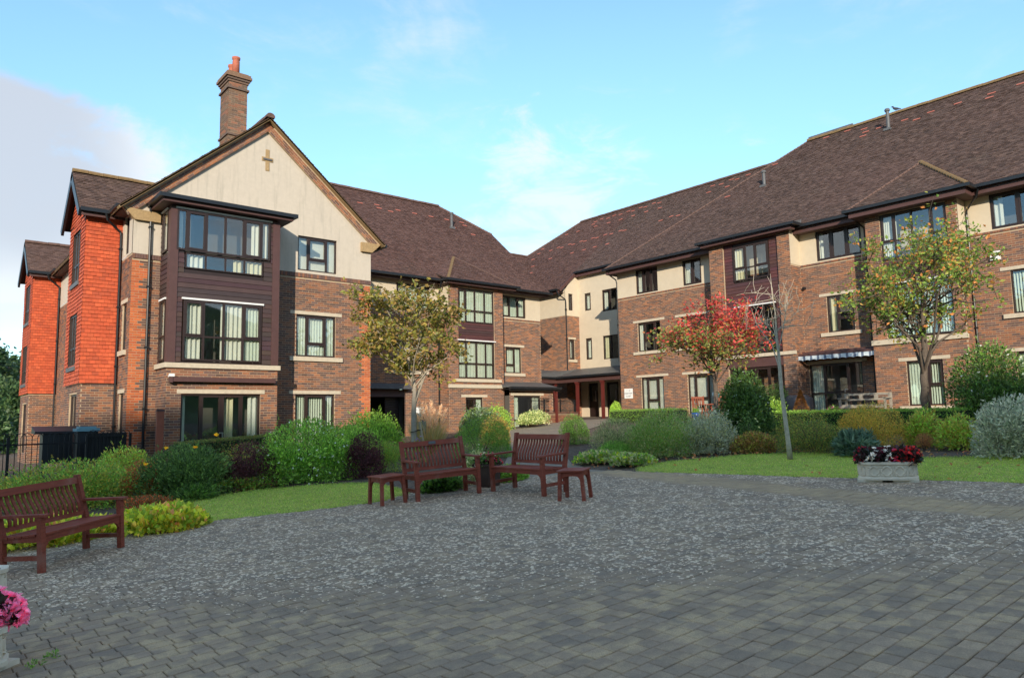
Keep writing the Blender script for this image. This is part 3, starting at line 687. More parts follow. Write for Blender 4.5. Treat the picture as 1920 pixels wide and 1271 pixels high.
# roof: 40 degree slope, half hip at the right end
t40 = math.tan(math.radians(40)); s40 = np.array((0, math.cos(math.radians(40)), math.sin(math.radians(40))))
ye, ze = 27.66, 6.46
def up40(dy): return dy/math.cos(math.radians(40))
tiles(CW, 'roof', (0, ye, ze), XF, s40, [(12.0, 0), (26.0, 0), (26.15, up40(5.1)), (23.8, up40(7.22)), (12.0, up40(7.22))], 'tile', PAL_TILE_RED)
zrC = ze+7.22*t40; yrC = ye+7.22
mb = MB(); A, Bq, Cq = (26.15, ye+5.1, ze+5.1*t40-.02), (23.8, yrC, zrC-.02), (26.15, yrC+2.1, ze+5.1*t40-.02); mb.quad(A, Cq, Bq)
mb.quad((26.0, ye, ze-.02), (26.0, yrC+7, ze-.02), Cq, A); mb.quad((12, yrC, zrC-.02), Bq, Cq, (26.0, yrC+7, ze), (12, yrC+7, ze)); mb.build('roof_back', M['underlay'], CW)
ridge_line(CW, (12.6, yrC, zrC), (23.8, yrC, zrC), r=.13, mat='ridge'); ridge_line(CW, (23.8, yrC, zrC), A, r=.09, L=.22, name='hip_tile', bonnet=True, lift=0)
# bay hip
apx = (21.55, 29.85, 8.34); e0, e1 = (18.95, 27.02, 6.42), (23.15, 27.02, 6.42)
def tri_slope(parent, a, b, c, pal, mat='tile'):          # tiles on a triangle: eave a-b, apex c
    a, b, c = map(np.array, (a, b, c)); e = b-a; L = np.linalg.norm(e); e = e/L; s = (c-a)-np.dot(c-a, e)*e; h = np.linalg.norm(s); s /= h
    return tiles(parent, 'roof', a, e, s, [(0, 0), (L, 0), (np.dot(c-a, e), h)], mat, pal)
apx = (21.0, 29.45, 8.12)
tri_slope(CW, e0, e1, apx, PAL_TILE_RED)
tri_slope(CW, (18.95, 28.3, 6.9), e0, apx, PAL_TILE_RED); tri_slope(CW, e1, (23.15, 28.3, 6.9), apx, PAL_TILE_RED)
ridge_line(CW, e0, apx, r=.07, lift=0, L=.2, mat='ridge_lichen', name='hip_tile', bonnet=True); ridge_line(CW, e1, apx, r=.06, L=.2, lift=0, name='hip_tile', bonnet=True)
sep('fascia', 'fascia', CW, (12.9, 19.0, 27.78, 27.82, 6.28, 6.44), (19.0, 23.1, 27.08, 27.12, 6.24, 6.40), (23.1, 25.95, 27.78, 27.82, 6.28, 6.44))
mb = MB(); mb.box(12.9, 25.95, 27.8, 28.19, 6.30, 6.34).box(19.0, 23.1, 27.1, 27.8, 6.25, 6.28).build('soffit', M['soffit'], CW)
gutter_run(CW, [(13.4, 27.60, 6.44), (18.92, 27.60, 6.44), (18.92, 26.98, 6.40), (23.2, 26.98, 6.40), (23.2, 27.5, 6.40)]); gutter_run(CW, [(23.0, 27.60, 6.44), (26.05, 27.60, 6.44)])
pipe(CW, [(18.90, 27.5, 6.36), (18.95, 27.6, 6.15), (19.14, 28.05, 5.9), (19.14, 28.08, 5.7), (19.14, 28.08, -1.6)])
pipe(CW, [(22.56, 27.6, 6.3), (22.56, 28.1, 6.0), (22.56, 28.13, 5.8), (22.56, 28.13, 1.8)])
build_bricks(cst, CW, cwall)

# ================================================================== LINK BLOCK
LB = building('link_block', 'cream and brick corner block above the slate entrance canopy')
la = Fr((30.3, 0, 0), YF, NEGX); lb = Fr((0, 31.0, 0), XF, NEGY); lc = Fr((31.45, 0, 0), YF, NEGX); lst = []
mb = MB(); wall_panel(mb, la, 31.0, 40, -1., 6.05); ob = [(30.58, 30.95, 6.38, 7.40), (30.58, 31.02, 3.40, 4.62)]
wall_panel(mb, lb, 30.3, 31.45, -1., 6.05, ob); lwall = mb.build('wall', M['mortar'], LB)
lay_bricks(lst, la, 31.0, 38, -1., 6.05, (), PAL_RED+PAL_DARK[:3]); lay_bricks(lst, lb, 30.3, 31.45, -1., 6.05, ob, PAL_RED+PAL_DARK[:3])
oc = [(28.95, 30.0, 6.0, 6.01), (29.98, 30.5, 6.34, 7.40), (27.85, 29.06, 6.12, 7.40), (29.98, 30.5, 3.38, 4.66), (27.85, 29.10, 3.30, 4.68)][1:]
od = [(29.6, 30.4, -.2, 1.95), (28.0, 28.95, -.2, 1.95)]
mb = MB(); wall_panel(mb, la, 31.0, 40, 6.05, 7.75, b=.012)
wall_panel(mb, lb, 30.3, 31.45, 6.05, 7.62, ob, b=.012); mb.quad(*[lb.P(a, .012, z) for a, z in ((30.3, 7.62), (31.45, 7.62), (31.45, 9.0))])
wall_panel(mb, lc, 25.0, 31.0, -1., 8.95, oc+od); mb.build('render', M['render_clean'], LB)
window(LB, lb, *ob[0], (0, 1), sash=(0,), blind=[('c', .1, .6)]); window(LB, lb, *ob[1], (0, 1), sash=(0,), blind=[('c', .1, .6)], lintel=.1, sill=.12)
window(LB, lc, *oc[0], (0, 1), sash=(0,), blind=[('c', .4, .9)]); window(LB, lc, *oc[1], (0, .5, 1), sash=(1,), blind=[('c', .75, .98)])
window(LB, lc, *oc[2], (0, 1), sash=(0,), blind=[('c', .4, .9)]); window(LB, lc, *oc[3], (0, .5, 1), blind=[('y', .75, .98)])
for o in od:
    q = MB().box(o[0]+.03, o[1]-.03, -.12, -.06, o[2], .9, lc).box(o[0]+.03, o[0]+.14, -.12, -.06, .9, o[3], lc).box(o[1]-.14, o[1]-.03, -.12, -.06, .9, o[3], lc).box(o[0]+.14, o[1]-.14, -.12, -.06, 1.82, o[3], lc).build('entrance_door', M['door'], LB)
    MB().box(o[0]+.14, o[1]-.14, -.1, -.09, .9, 1.82, lc).build('pane', M['glass'], q); MB().box(o[0]+.2, o[0]+.24, -.06, -.02, .85, 1.5, lc).build('door_handle', M['steel'], q)
    MB().box(o[0], o[1], -1.2, -.2, -.3, 2.0, lc).build('dark_room', M['interior'], q)
build_bricks(lst, LB, lwall)
sX = np.array((math.cos(math.radians(40)), 0, math.sin(math.radians(40))))
xe, ze2 = 29.8, 7.60; xrL = 37.65; Lr = up40(xrL-xe)
pt = lambda x: up40(x-xe)
# the slope: eave by the brick return, a step up over the cream face, hip at the far end
tiles(LB, 'roof', (xe, 0, ze2), YF, sX, [(31.05, 0), (44.3, 0), (36.6, Lr), (31.05, Lr)], 'tile', PAL_TILE_RED)
tiles(LB, 'roof', (xe, 0, ze2), YF, sX, [(18.0, pt(31.15)), (31.05, pt(31.15)), (31.05, Lr), (18.0, Lr)], 'tile', PAL_TILE)
zrL = ze2+(xrL-xe)*t40
mb = MB(); mb.quad((xrL, 18, zrL-.02), (xrL, 36.6, zrL-.02), (xrL+7.8, 44.3, ze2), (xrL+7.8, 18, ze2)); mb.quad((xe, 44.3, ze2-.02), (xrL+7.8, 44.3, ze2-.02), (xrL, 36.6, zrL-.02)); mb.build('roof_back', M['underlay'], LB)
ridge_line(LB, (xrL, 18.5, zrL), (xrL, 36.6, zrL), r=.13); ridge_line(LB, (xrL, 36.6, zrL), (xe+4.2, 44.3-4.2, ze2+4.2*t40), r=.09, L=.24, name='hip_tile', bonnet=True, lift=0)
gutter_run(LB, [(xe-.06, 31.1, ze2-.02), (xe-.06, 36, ze2-.02)]); gutter_run(LB, [(31.09, 26.0, ze2+1.30*t40+.02), (31.09, 31.0, ze2+1.30*t40+.02)])
sep('fascia', 'fascia', LB, (29.86, 29.9, 31.08, 36, 7.40, 7.56), (31.17, 31.2, 26, 31.0, 8.45, 8.68)); sep('soffit', 'soffit', LB, (29.9, 30.29, 31.08, 36, 7.42, 7.45), (31.2, 31.44, 26, 31, 8.70, 8.72))
mb = MB(); mb.bar((29.80, 30.93, 7.52), (31.2, 30.93, 7.52+1.4*t40), .06, .2); mb.build('bargeboard', M['fascia'], LB)
pipe(LB, [(29.76, 31.15, 7.5), (29.85, 31.1, 7.3), (30.26, 30.93, 7.0), (30.28, 30.92, 6.8), (30.28, 30.92, 2.7)])
# lower roof between the two wings
tiles(LB, 'roof', (0, 34.4, 7.55), XF, s40, [(24.0, 0), (36.0, 0), (36.0, up40(4.95)), (24.0, up40(4.95))], 'tile', PAL_TILE_RED)
ridge_line(LB, (24.0, 39.35, 7.55+4.95*t40), (36., 39.35, 7.55+4.95*t40), r=.12)
# slate canopy on red posts
mb = MB(); mb.quad((28.62, 25.22, 2.25), (28.62, 30.2, 2.25), (31.44, 31.0, 2.86), (31.44, 25.22, 2.86)); mb.quad((28.62, 30.2, 2.25), (25.7, 30.2, 2.25), (25.7, 31.6, 2.75), (30.3, 31.6, 2.75), (31.44, 31.0, 2.86))
mb.quad((28.62, 25.22, 2.25), (31.44, 25.22, 2.86), (31.44, 25.22, 2.2)); cano = mb.build('canopy_roof', M['slate'], LB)
gutter_run(LB, [(28.56, 25.25, 2.2), (28.56, 30.14, 2.2), (25.72, 30.14, 2.2)])
MB().box(28.66, 28.74, 25.25, 30.2, 1.90, 2.14).box(25.75, 28.74, 30.2, 30.28, 1.90, 2.14).build('canopy_beam', M['fascia'], LB)
MB().box(28.7, 31.44, 25.22, 31.0, 2.12, 2.14).box(25.75, 28.7, 30.25, 31.5, 2.12, 2.14).build('canopy_soffit', M['soffit'], LB)
for y in (26.7, 28.6, 30.4):
    MB().box(28.66, 28.80, y-.07, y+.07, -.3, 1.9).box(28.62, 28.84, y-.11, y+.11, 1.80, 1.9).build('canopy_post', M['post_red'], LB)
# ================================================================== RIGHT WING
RW = building('right_wing', 'long brick wing with cream top storey and huge tiled roof, along the right side')
R0 = Fr((28.5, 0, 0), YF, NEGX); R1 = Fr((27.7, 0, 0), YF, NEGX); R2 = Fr((27.75, 0, 0), YF, NEGX); rst = []
ZS = 6.08
opsR = [(22.55, 23.96, 6.13, 7.38), (19.97, 21.04, 6.13, 7.36), (12.5, 14.35, 6.13, 7.37), (5.6, 8.08, 6.13, 7.37),
        (22.51, 23.94, 3.19, 4.65), (19.9, 21.3, 3.19, 4.65), (12.97, 14.06, 3.17, 4.64), (5.9, 7.66, 3.17, 4.64),
        (22.43, 23.84, .02, 1.88), (19.5, 21.01, .02, 1.87), (12.81, 14.97, -.1, 1.93), (5.9, 7.70, -.1, 1.88)]
mb = MB(); wall_panel(mb, R0, 1.0, 25.2, -.6, ZS, opsR); rwall = mb.build('wall', M['mortar'], RW)
lay_bricks(rst, R0, 4.0, 25.2, -.6, ZS-.08, opsR, PAL_RED+PAL_DARK[:4])
mb = MB(); wall_panel(mb, R0, 1.0, 25.2, ZS, 7.62, opsR, b=.012); mb.build('render', M['render_clean'], RW)
mb = MB(); y = 4.0
while y < 25.18: mb.box(y+.004, min(y+.072, 25.2), -.01, .032, ZS-.075, ZS-.006, R0, c=random.choice(PAL_RED)); y += .075
mb.build('soldier_band', M['brick'], RW, col=True)
mb = MB(); mb.quad((28.5, 25.2, -.6), (43, 25.2, -.6), (43, 25.2, 7.62), (28.5, 25.2, 7.62)); mb.quad((43, 1, -.6), (43, 25.2, -.6), (43, 25.2, 7.62), (43, 1, 7.62)); mb.quad((28.5, 1, -.6), (43, 1, -.6), (43, 1, 7.62), (28.5, 1, 7.62)); mb.build('rear_wall', M['plain_brick'], RW)
window(RW, R0, *opsR[0], (0, .32, .66, 1), None, sash=(1, 2), blind=[('c', .70, .98)])
window(RW, R0, *opsR[1], (0, .5, 1), None, sash=(0, 1), blind=[('c', .55, .98)])
window(RW, R0, *opsR[2], (0, .33, .67, 1), None, sash=(0, 1, 2), blind=[('c', .88, .99), ('c', .02, .08)])
window(RW, R0, *opsR[3], (0, .33, .67, 1), None, sash=(0, 1, 2), blind=[('c', .86, .99)])
window(RW, R0, *opsR[4], (0, .26, .74, 1), {1: .36}, sash=(1,), blind=[('c', .76, .99), ('c', .02, .12)], lintel=.28, sill=.28)
window(RW, R0, *opsR[5], (0, .26, .74, 1), {1: .36}, sash=(1,), blind=[('c', .8, .99)], lintel=.28, sill=.28)
window(RW, R0, *opsR[6], (0, .62, 1), {0: .36}, sash=(0,), blind=[('y', .68, .95)], lintel=.28, sill=.28)
window(RW, R0, *opsR[7], (0, .33, .66, 1), {1: .36}, sash=(1,), blind=[('v', .02, .99)], lintel=.28, sill=.28)
window(RW, R0, *opsR[8], (0, .26, .74, 1), {1: .38}, sash=(1,), blind=[('r', .0, 1., .05)], lintel=.3)
window(RW, R0, *opsR[9], (0, .26, .74, 1), {1: .38, 2: .38}, sash=(1,), blind=[('r', .0, 1., .05)], lintel=.3)
dd = window(RW, R0, *opsR[10], (0, .26, .72, 1), {0: .40, 1: .42, 2: .42}, sash=(1,), blind=[('f', .74, .98)], lintel=.2, name='glazed_door')
MB().box(13.42, 13.55, -.04, .02, .86, .89, R0).box(13.53, 13.56, -.05, .0, .76, .89, R0).build('door_handle', M['steel'], dd)
window(RW, R0, *opsR[11], (0, .33, .66, 1), .4, blind=[('f', .02, .99)], lintel=.3)
# first bay: brick piers and plum boarding
o1 = [(15.62, 18.24, -.6, 7.46)]
mb = MB(); wall_panel(mb, R1, 15.07, 18.95, -.6, 7.62, o1, reveal=.12)
S1 = Fr((0, 15.07, 0), XF, NEGY); S1b = Fr((0, 18.95, 0), XF, YF)
wall_panel(mb, S1, 27.7, 28.5, -.6, ZS); wall_panel(mb, S1b, 27.7, 28.5, -.6, 7.62); mb.build('bay_wall', M['mortar'], RW)
mb = MB(); wall_panel(mb, S1, 27.7, 28.5, ZS, 7.62, b=.012); mb.build('render', M['render_clean'], RW)
lay_bricks(rst, R1, 15.07, 18.95, -.6, 7.6, o1, PAL_RED+PAL_DARK[:4]); lay_bricks(rst, S1, 27.7, 28.49, -.6, ZS-.02, (), PAL_RED+PAL_DARK[:3])
oc1 = [(16.04, 17.80, 5.72, 7.30), (15.85, 17.75, 2.58, 4.58), (15.7, 18.2, -.6, 1.95)]
mb = MB(); wall_panel(mb, R1, 15.62, 18.24, -.6, 7.5, oc1, b=-.12, reveal=.03); mb.build('cladding_backing', M['frame'], RW)
boards(RW, R1, 15.62, 18.24, 2.60, 7.46, -.10, oc1, red=1.45)
window(RW, R1, 16.06, 17.78, 5.74, 7.26, (0, .38, .64, 1), .35, b=-.04, sash=(0, 2), blind=[('c', .92, .99), ('y', .70, .9, .0)], )
window(RW, R1, 15.87, 17.73, 2.60, 4.56, (0, .3, .68, 1), .35, b=-.04, sash=(1,), strip=True)
window(RW, R1, 15.72, 18.18, -.3, 1.93, (0, .25, .5, .75, 1), None, b=-.08, sash=(1, 2), name='french_door')
MB().box(15.03, 18.99, -.02, .06, 2.36, 2.50, R1).build('stone_band', M['stone'], RW)
MB().box(15.62, 18.24, -.10, -.02, 1.95, 2.35, R1).build('door_head', M['fascia'], RW)
# second bay
o2 = [(9.20, 11.47, 2.62, 7.28), (9.69, 10.90, .16, 1.76)]
mb = MB(); wall_panel(mb, R2, 8.85, 12.0, -.6, 7.5, o2); S2 = Fr((0, 8.85, 0), XF, NEGY); wall_panel(mb, S2, 27.75, 28.5, -.6, ZS); wall_panel(mb, Fr((0, 12.0, 0), XF, YF), 27.75, 28.5, -.6, 7.5); mb.build('bay_wall', M['mortar'], RW)
mb = MB(); wall_panel(mb, S2, 27.75, 28.5, ZS, 7.5, b=.012); mb.build('render', M['render_clean'], RW)
lay_bricks(rst, R2, 8.85, 12.0, -.6, 7.48, o2, PAL_RED+PAL_DARK[:4]); lay_bricks(rst, S2, 27.75, 28.49, -.6, ZS-.02, (), PAL_RED+PAL_DARK[:3])
MB().box(9.20, 11.47, -.18, -.14, 4.5, 5.7, R2).build('cladding_backing', M['frame'], RW); boards(RW, R2, 9.2, 11.47, 4.66, 5.56, -.08, red=1.3)
window(RW, R2, 9.20, 11.47, 5.56, 7.28, (0, .24, .52, .78, 1), .39, sash=(0, 3), blind=[('c', .80, .99), ('c', .77, .99, .0)])
window(RW, R2, 9.20, 11.47, 2.66, 4.62, (0, .24, .52, .78, 1), .40, blind=[('v', .02, .98)], strip=True)
window(RW, R2, 9.69, 10.90, .16, 1.76, (0, .42, 1), {0: .45}, sash=(0,), blind=[('v', .02, .6), ('f', .6, .98)], lintel=.25, sill=.3)
MB().box(8.81, 12.04, -.02, .07, 2.42, 2.60, R2).build('stone_band', M['stone'], RW)
def pick_r(s):
    fr, a0, a1, z0, z1, b, c = s
    if a1-a0 < .2 or not (2.45 < z0 < 6): return 1e9
    if fr is not R0 or not (6.9 < a0 and a1 < 8.8): return 1e9
    p = fr.P((a0+a1)/2, 0, (z0+z1)/2); return float(np.dot(p, p))
build_bricks(rst, RW, rwall, pick_r)
# roof
xeR, zeR = 27.93, 7.64; wR = 7.62; LR = up40(wR)
tiles(RW, 'roof', (xeR, 0, zeR), YF, sX, [(0.0, 0), (25.58, 0), (25.58-wR, LR), (0.0, LR)], 'tile', PAL_TILE)
xrR, zrR = xeR+wR, zeR+wR*t40
mb = MB(); mb.quad((xrR, 0, zrR-.02), (xrR, 25.58-wR, zrR-.02), (xrR+wR, 25.58, zeR-.02), (xrR+wR, 0, zeR-.02)); mb.quad((xeR, 25.58, zeR-.03), (xrR, 25.58-wR, zrR-.03), (xrR+wR, 25.58, zeR-.03)); mb.quad((xeR, 0, zeR), (xrR, 0, zrR), (xrR+wR, 0, zeR)); mb.build('roof_back', M['underlay'], RW)
ridge_line(RW, (xrR, .0, zrR), (xrR, 25.58-wR, zrR), r=.14, mat='ridge_lichen'); ridge_line(RW, (xeR, 25.58, zeR), (xrR, 25.58-wR, zrR), r=.06, L=.21, lift=0, name='hip_tile', bonnet=True)
MB().box(xrR-.05, xrR+.05, 15.6, 17.9, zrR+.12, zrR+.20).build('ridge_vent', M['lead'], RW)
sep('fascia', 'fascia', RW, (27.99, 28.03, 18.9, 25.5, 7.34, 7.56), (27.99, 28.03, 12.4, 15.1, 7.34, 7.56), (27.99, 28.03, 0, 8.4, 7.34, 7.56), (27.99, 43.6, 25.5, 25.54, 7.34, 7.56))
mb = MB(); mb.box(28.0, 28.49, 0, 25.5, 7.36, 7.39).box(28.49, 43, 25.2, 25.5, 7.36, 7.39).build('soffit', M['soffit'], RW)
gutter_run(RW, [(27.87, 19.2, 7.60), (27.87, 25.66, 7.60)]); gutter_run(RW, [(27.87, 12.3, 7.60), (27.87, 15.0, 7.60)]); gutter_run(RW, [(27.87, 0, 7.60), (27.87, 8.5, 7.60)])
# bay roofs
mb = MB(); mb.quad((27.32, 14.7, 7.70), (27.32, 19.3, 7.70), (28.1, 19.3, 7.92), (28.1, 14.7, 7.92)); mb.quad((27.32, 14.7, 7.70), (28.1, 14.7, 7.92), (28.1, 14.7, 7.6)); mb.build('bay_roof', M['lead'], RW)
gutter_run(RW, [(27.95, 19.32, 7.66), (27.30, 19.32, 7.66), (27.30, 14.66, 7.66), (27.95, 14.66, 7.66)]); MB().box(27.40, 27.72, 14.8, 19.2, 7.46, 7.60).build('bay_soffit', M['fascia'], RW)
ea, eb, ap = (27.28, 12.46, 7.60), (27.28, 8.34, 7.60), (29.38, 10.46, 9.40)
tri_slope(RW, eb, ea, ap, PAL_TILE); tri_slope(RW, ea, (29.2, 12.46, 7.60), (29.38, 10.46, 9.42), PAL_TILE); tri_slope(RW, (29.2, 8.34, 7.60), eb, (29.38, 10.46, 9.42), PAL_TILE)
mb = MB(); mb.quad((29.3, 10.4, 9.36), (30.2, 10.4, 9.36), (29.9, 12.2, 7.9), (29.2, 12.4, 7.6)).quad((29.3, 10.5, 9.36), (29.2, 8.4, 7.6), (29.9, 8.6, 7.9), (30.2, 10.5, 9.36)); mb.build('roof_cheek', M['tile_dark'] if 'tile_dark' in M else material('tile_dark', (.09, .055, .048), .9, var=.3, vscale=20), RW)
ridge_line(RW, ea, ap, r=.06, L=.2, lift=0, name='hip_tile', bonnet=True); ridge_line(RW, eb, ap, r=.085, L=.2, mat='ridge_lichen', name='hip_tile', bonnet=True); ridge_line(RW, ap, (30.1, 10.46, 9.42), r=.1, mat='ridge_lichen')
gutter_run(RW, [(27.9, 12.52, 7.56), (27.22, 12.52, 7.56), (27.22, 8.28, 7.56), (27.9, 8.28, 7.56)]); MB().box(27.31, 27.35, 8.4, 12.4, 7.30, 7.52).box(27.35, 28.0, 8.4, 8.44, 7.30, 7.52).box(27.35, 28.0, 12.36, 12.4, 7.30, 7.52).build('fascia', M['fascia'], RW)
MB().box(27.35, 28.48, 8.44, 12.36, 7.31, 7.33).build('soffit', M['soffit'], RW)
pipe(RW, [(27.9, 8.2, 7.5), (28.0, 8.3, 7.3), (28.40, 8.76, 6.95), (28.44, 8.78, 6.8), (28.44, 8.78, -.3)]); pipe(RW, [(28.0, 12.5, 7.45), (28.1, 12.45, 7.3), (28.42, 12.33, 7.1), (28.44, 12.33, 6.9), (28.44, 12.33, -.2)])
pipe(RW, [(27.95, 25.3, 7.5), (28.1, 25.35, 7.3), (28.5, 25.3, 7.1), (28.52, 25.26, 6.9), (28.52, 25.26, 2.8)])
# replacement tiles showing pink on the slopes
RED_R = [(34.6, 8.3), (34.55, 9.34), (34.21, 9.34), (34.58, 10.63), (34.55, 11.71), (34.24, 12.21), (34.55, 12.82), (34.55, 13.94), (34.93, 14.81), (34.55, 14.58), (34.21, 14.58), (35.3, 15.77), (35.3, 16.86), (34.03, 19.01), (32.02, 20.63)]
RED_L = [(37.46, 20.92), (37.21, 22.51), (37.07, 23.17), (37.24, 23.66), (37.04, 24.24), (37.16, 24.91), (36.5, 23.48), (36.47, 24.76), (37.02, 28.89), (37.18, 29.46), (36.28, 28.3), (37.01, 30.04), (36.31, 29.42), (37.1, 30.52), (36.97, 31.07), (37.11, 31.59), (36.27, 30.48), (37.0, 32.21), (37.11, 32.88), (36.27, 31.57), (36.98, 33.34), (37.15, 34.09), (37.01, 34.57), (36.73, 34.51), (36.29, 32.68), (36.33, 33.92), (36.33, 35.64), (34.64, 29.86), (34.74, 30.29), (34.66, 31.0), (34.77, 31.62), (34.67, 32.3), (34.77, 32.74), (34.66, 33.38), (34.78, 33.85), (34.65, 34.49), (34.8, 34.97), (34.65, 35.62), (34.79, 36.1), (36.35, 36.82), (33.52, 30.36), (33.56, 31.47), (33.55, 32.42), (33.55, 33.53), (34.66, 36.73), (35.18, 38.15), (33.55, 35.64), (34.65, 38.0), (34.07, 38.0), (33.13, 36.97), (32.33, 36.3), (34.67, 25.72), (34.79, 26.31), (34.64, 26.99)]
RED_C = [(17.87, 33.45), (18.95, 33.59), (18.92, 33.28), (19.55, 33.17), (20.18, 33.46), (21.24, 33.46), (22.33, 33.46), (23.4, 33.46), (24.47, 33.47), (24.46, 33.17), (24.42, 32.31), (23.35, 32.71)]
nX = np.array((-math.sin(math.radians(40)), 0, math.cos(math.radians(40)))); nY = np.array((0, -math.sin(math.radians(40)), math.cos(math.radians(40))))
mb = MB(); fx = Fr((0, 0, 0), YF, nX, sX); mb.box(-.15, .15, .026, .040, -.05, .05, fx); redx = mesh_from('red_tile', mb.V, mb.F); redx.materials.append(M['red_tile'])
mb = MB(); fy = Fr((0, 0, 0), XF, nY, s40); mb.box(-.15, .15, .026, .040, -.05, .05, fy); redy = mesh_from('red_tile', mb.V, mb.F); redy.materials.append(M['red_tile'])
for par, lst, me, fz in ((RW, RED_R, redx, lambda x, y: zeR+(x-xeR)*t40), (LB, RED_L, redx, lambda x, y: ze2+(x-xe)*t40), (CW, RED_C, redy, lambda x, y: ze+(y-ye)*t40)):
    for x, y in lst: q = link('red_tile', me, None, par); q.location = (x, y, fz(x, y))
for par, (x, y, z), h in ((RW, (34.19, 13.41, 12.85), .95), (RW, (32.19, 18.63, 11.15), .75), (CW, (23.22, 32.7, 10.66), .85)):
    MB().tube([(x, y, z-.1), (x, y, z+h)], .075, 10).lathe([(.11, h-.06), (.12, h+.02), (.09, h+.06), (0, h+.08)], 10, (x, y, z)).box(x-.2, x+.14, y-.15, y+.15, z-.06, z+.05).build('vent_pipe', M['lead'], par)
# awning over the glazed door
mb = MB(); mb.box(12.0, 15.22, .02, .30, 2.34, 2.44, R0).box(12.0, 15.22, .16, .62, 2.24, 2.34, R0); mb.build('awning_cassette', M['fascia'], RW)
mb = MB(); n = 66
for i in range(n):
    y0_, y1_ = 11.95+i*(3.2/n), 11.95+(i+1)*(3.2/n); f = lambda y: 2.06+.035*abs(math.sin((y-11.95)/3.2*math.pi*11)); c = (.60, .68, .72) if (i % 6) in (0, 1, 2, 3) else (.13, .17, .24)
    mb.quad(R0.P(y0_, .64, f(y0_)), R0.P(y1_, .64, f(y1_)), R0.P(y1_, .645, 2.24), R0.P(y0_, .645, 2.24), c=c)
mb.build('awning_valance', material('valance', attr=True, rough=.9), RW, col=True)
for y in (15.15, 11.93): MB().box(y-.03, y+.03, .01, .06, 1.6, 2.3, R0).build('awning_bracket', M['fascia'], RW)
MB().box(7.88, 8.18, .0, .09, 5.06, 5.36, R0).build('alarm_box', M['white'], RW)
MB().tube([(28.5, 14.93, 5.1), (28.36, 14.93, 5.1)], .06, 10).build('security_light', M['gutter'], RW)
def sign_board(parent, fr, a, z, wd, ht, lines):
    s = MB().box(a-wd/2, a+wd/2, .012, .03, z-ht/2, z+ht/2, fr).build('sign_board', M['white'], parent)
    for i, (tx, dz, sz) in enumerate(lines):
        cu = bpy.data.curves.new('lettering', 'FONT'); cu.body = tx; cu.size = sz; cu.align_x = 'CENTER'; cu.align_y = 'CENTER'; cu.extrude = .0015
        tmp = bpy.data.objects.new('tmp', cu); COL.objects.link(tmp); bpy.context.view_layer.update()
        me = bpy.data.meshes.new_from_object(tmp.evaluated_get(bpy.context.evaluated_depsgraph_get())); bpy.data.objects.remove(tmp)
        me.name = 'lettering'; me.materials.clear(); o = link('lettering', me, material('ink_%d' % len(MATS), (.07, .07, .09), .6), s)
        u = Vector(fr.u)*(-1 if fr.flip is False else 1); n_ = Vector(fr.n); v = Vector((0, 0, 1)); u = v.cross(n_)
        mt = Matrix((u, v, n_)).transposed().to_4x4(); p = Vector(fr.P(a, .033, z+dz)); o.matrix_local = Matrix.Translation(p) @ mt
    return s
sign_board(RW, R0, 24.68, 1.12, .55, .50, [('1 - 12', .14, .10), ('PARKVIEW', 0, .105), ('COURT', -.14, .105)])
sign_board(CW, C_, 18.05, .28, .62, .54, [('1 - 12', .15, .10), ('PARKVIEW', 0, .115), ('COURT', -.15, .115)])

# ================================================================== unseen grassy rise, added behind the viewpoint to cast the courtyard's shade
hu = np.array((.67, .742)); hv = np.array((.742, -.67))
def shade_caster_z(t): return float(np.interp(t, [-150, -95, -70, -57, -48, -36, -24], [10, 22, 25.4, 26.2, 22, 9, -2.6]))
Vh, Fh = [], []; Tt = [-150, -120, -95, -80, -70, -63, -57, -52, -48, -42, -36, -30, -24]; Pp = list(range(-130, 131, 10))
for t in Tt:
    for p in Pp: q = hu*t+hv*p; Vh.append((q[0], q[1], shade_caster_z(t)+.9*math.sin(p*.31+t*.05)*(t > -60 and t < -30)))
for j in range(len(Tt)-1):
    for i in range(len(Pp)-1): a = j*len(Pp)+i; Fh.append((a, a+1, a+len(Pp)+1, a+len(Pp)))
hl = link('shade_caster', mesh_from('shade_caster', Vh, Fh, smooth=True), material('shade_caster_grass', (.06, .10, .025), .95, var=.4, vscale=.3)); hl['kind'] = 'structure'
# ================================================================== GROUND
def gpos(nt): return N(nt, 'ShaderNodeNewGeometry').outputs['Position']
def inpoly(x, y, poly):
    x = np.asarray(x, float); y = np.asarray(y, float); ins = np.zeros(x.shape, bool); n = len(poly); j = n-1
    for i in range(n):
        xi, yi = poly[i]; xj, yj = poly[j]
        c = ((yi > y) != (yj > y)) & (x < (xj-xi)*(y-yi)/(yj-yi+1e-12)+xi); ins ^= c; j = i
    return ins
COURT = [(-9, -7.5), (12.9, -7.5), (12.65, -1), (12.0, 3.29), (11.5, 6.31), (11.03, 9.34), (11.0, 10.05), (9.0, 11.25), (8.2, 11.0), (7.0, 11.3), (6.3, 10.95), (5.58, 11.02), (4.51, 11.44), (3.61, 11.81), (2.4, 12.3), (.5, 12.45), (-3, 12.8), (-9, 13)]
PATH = [(9.0, 11.25), (11.0, 10.05), (11.0, 10.6), (11.75, 11.95), (14.6, 15.3), (18.5, 19.4), (21.2, 20.6), (25.8, 23.4), (28.45, 23.8), (31.4, 25.2), (31.4, 30.9), (25.7, 29.4), (23.4, 26.6), (21.0, 25.3), (16.4, 19.75), (12.85, 15.5)]
LAWN_L = [(3.61, 11.81), (4.51, 11.44), (5.58, 11.02), (6.3, 10.95), (7.0, 11.3), (7.35, 12.4), (7.48, 13.6), (6.83, 14.48), (5.58, 15.03), (4.18, 14.82), (3.3, 13.6)]
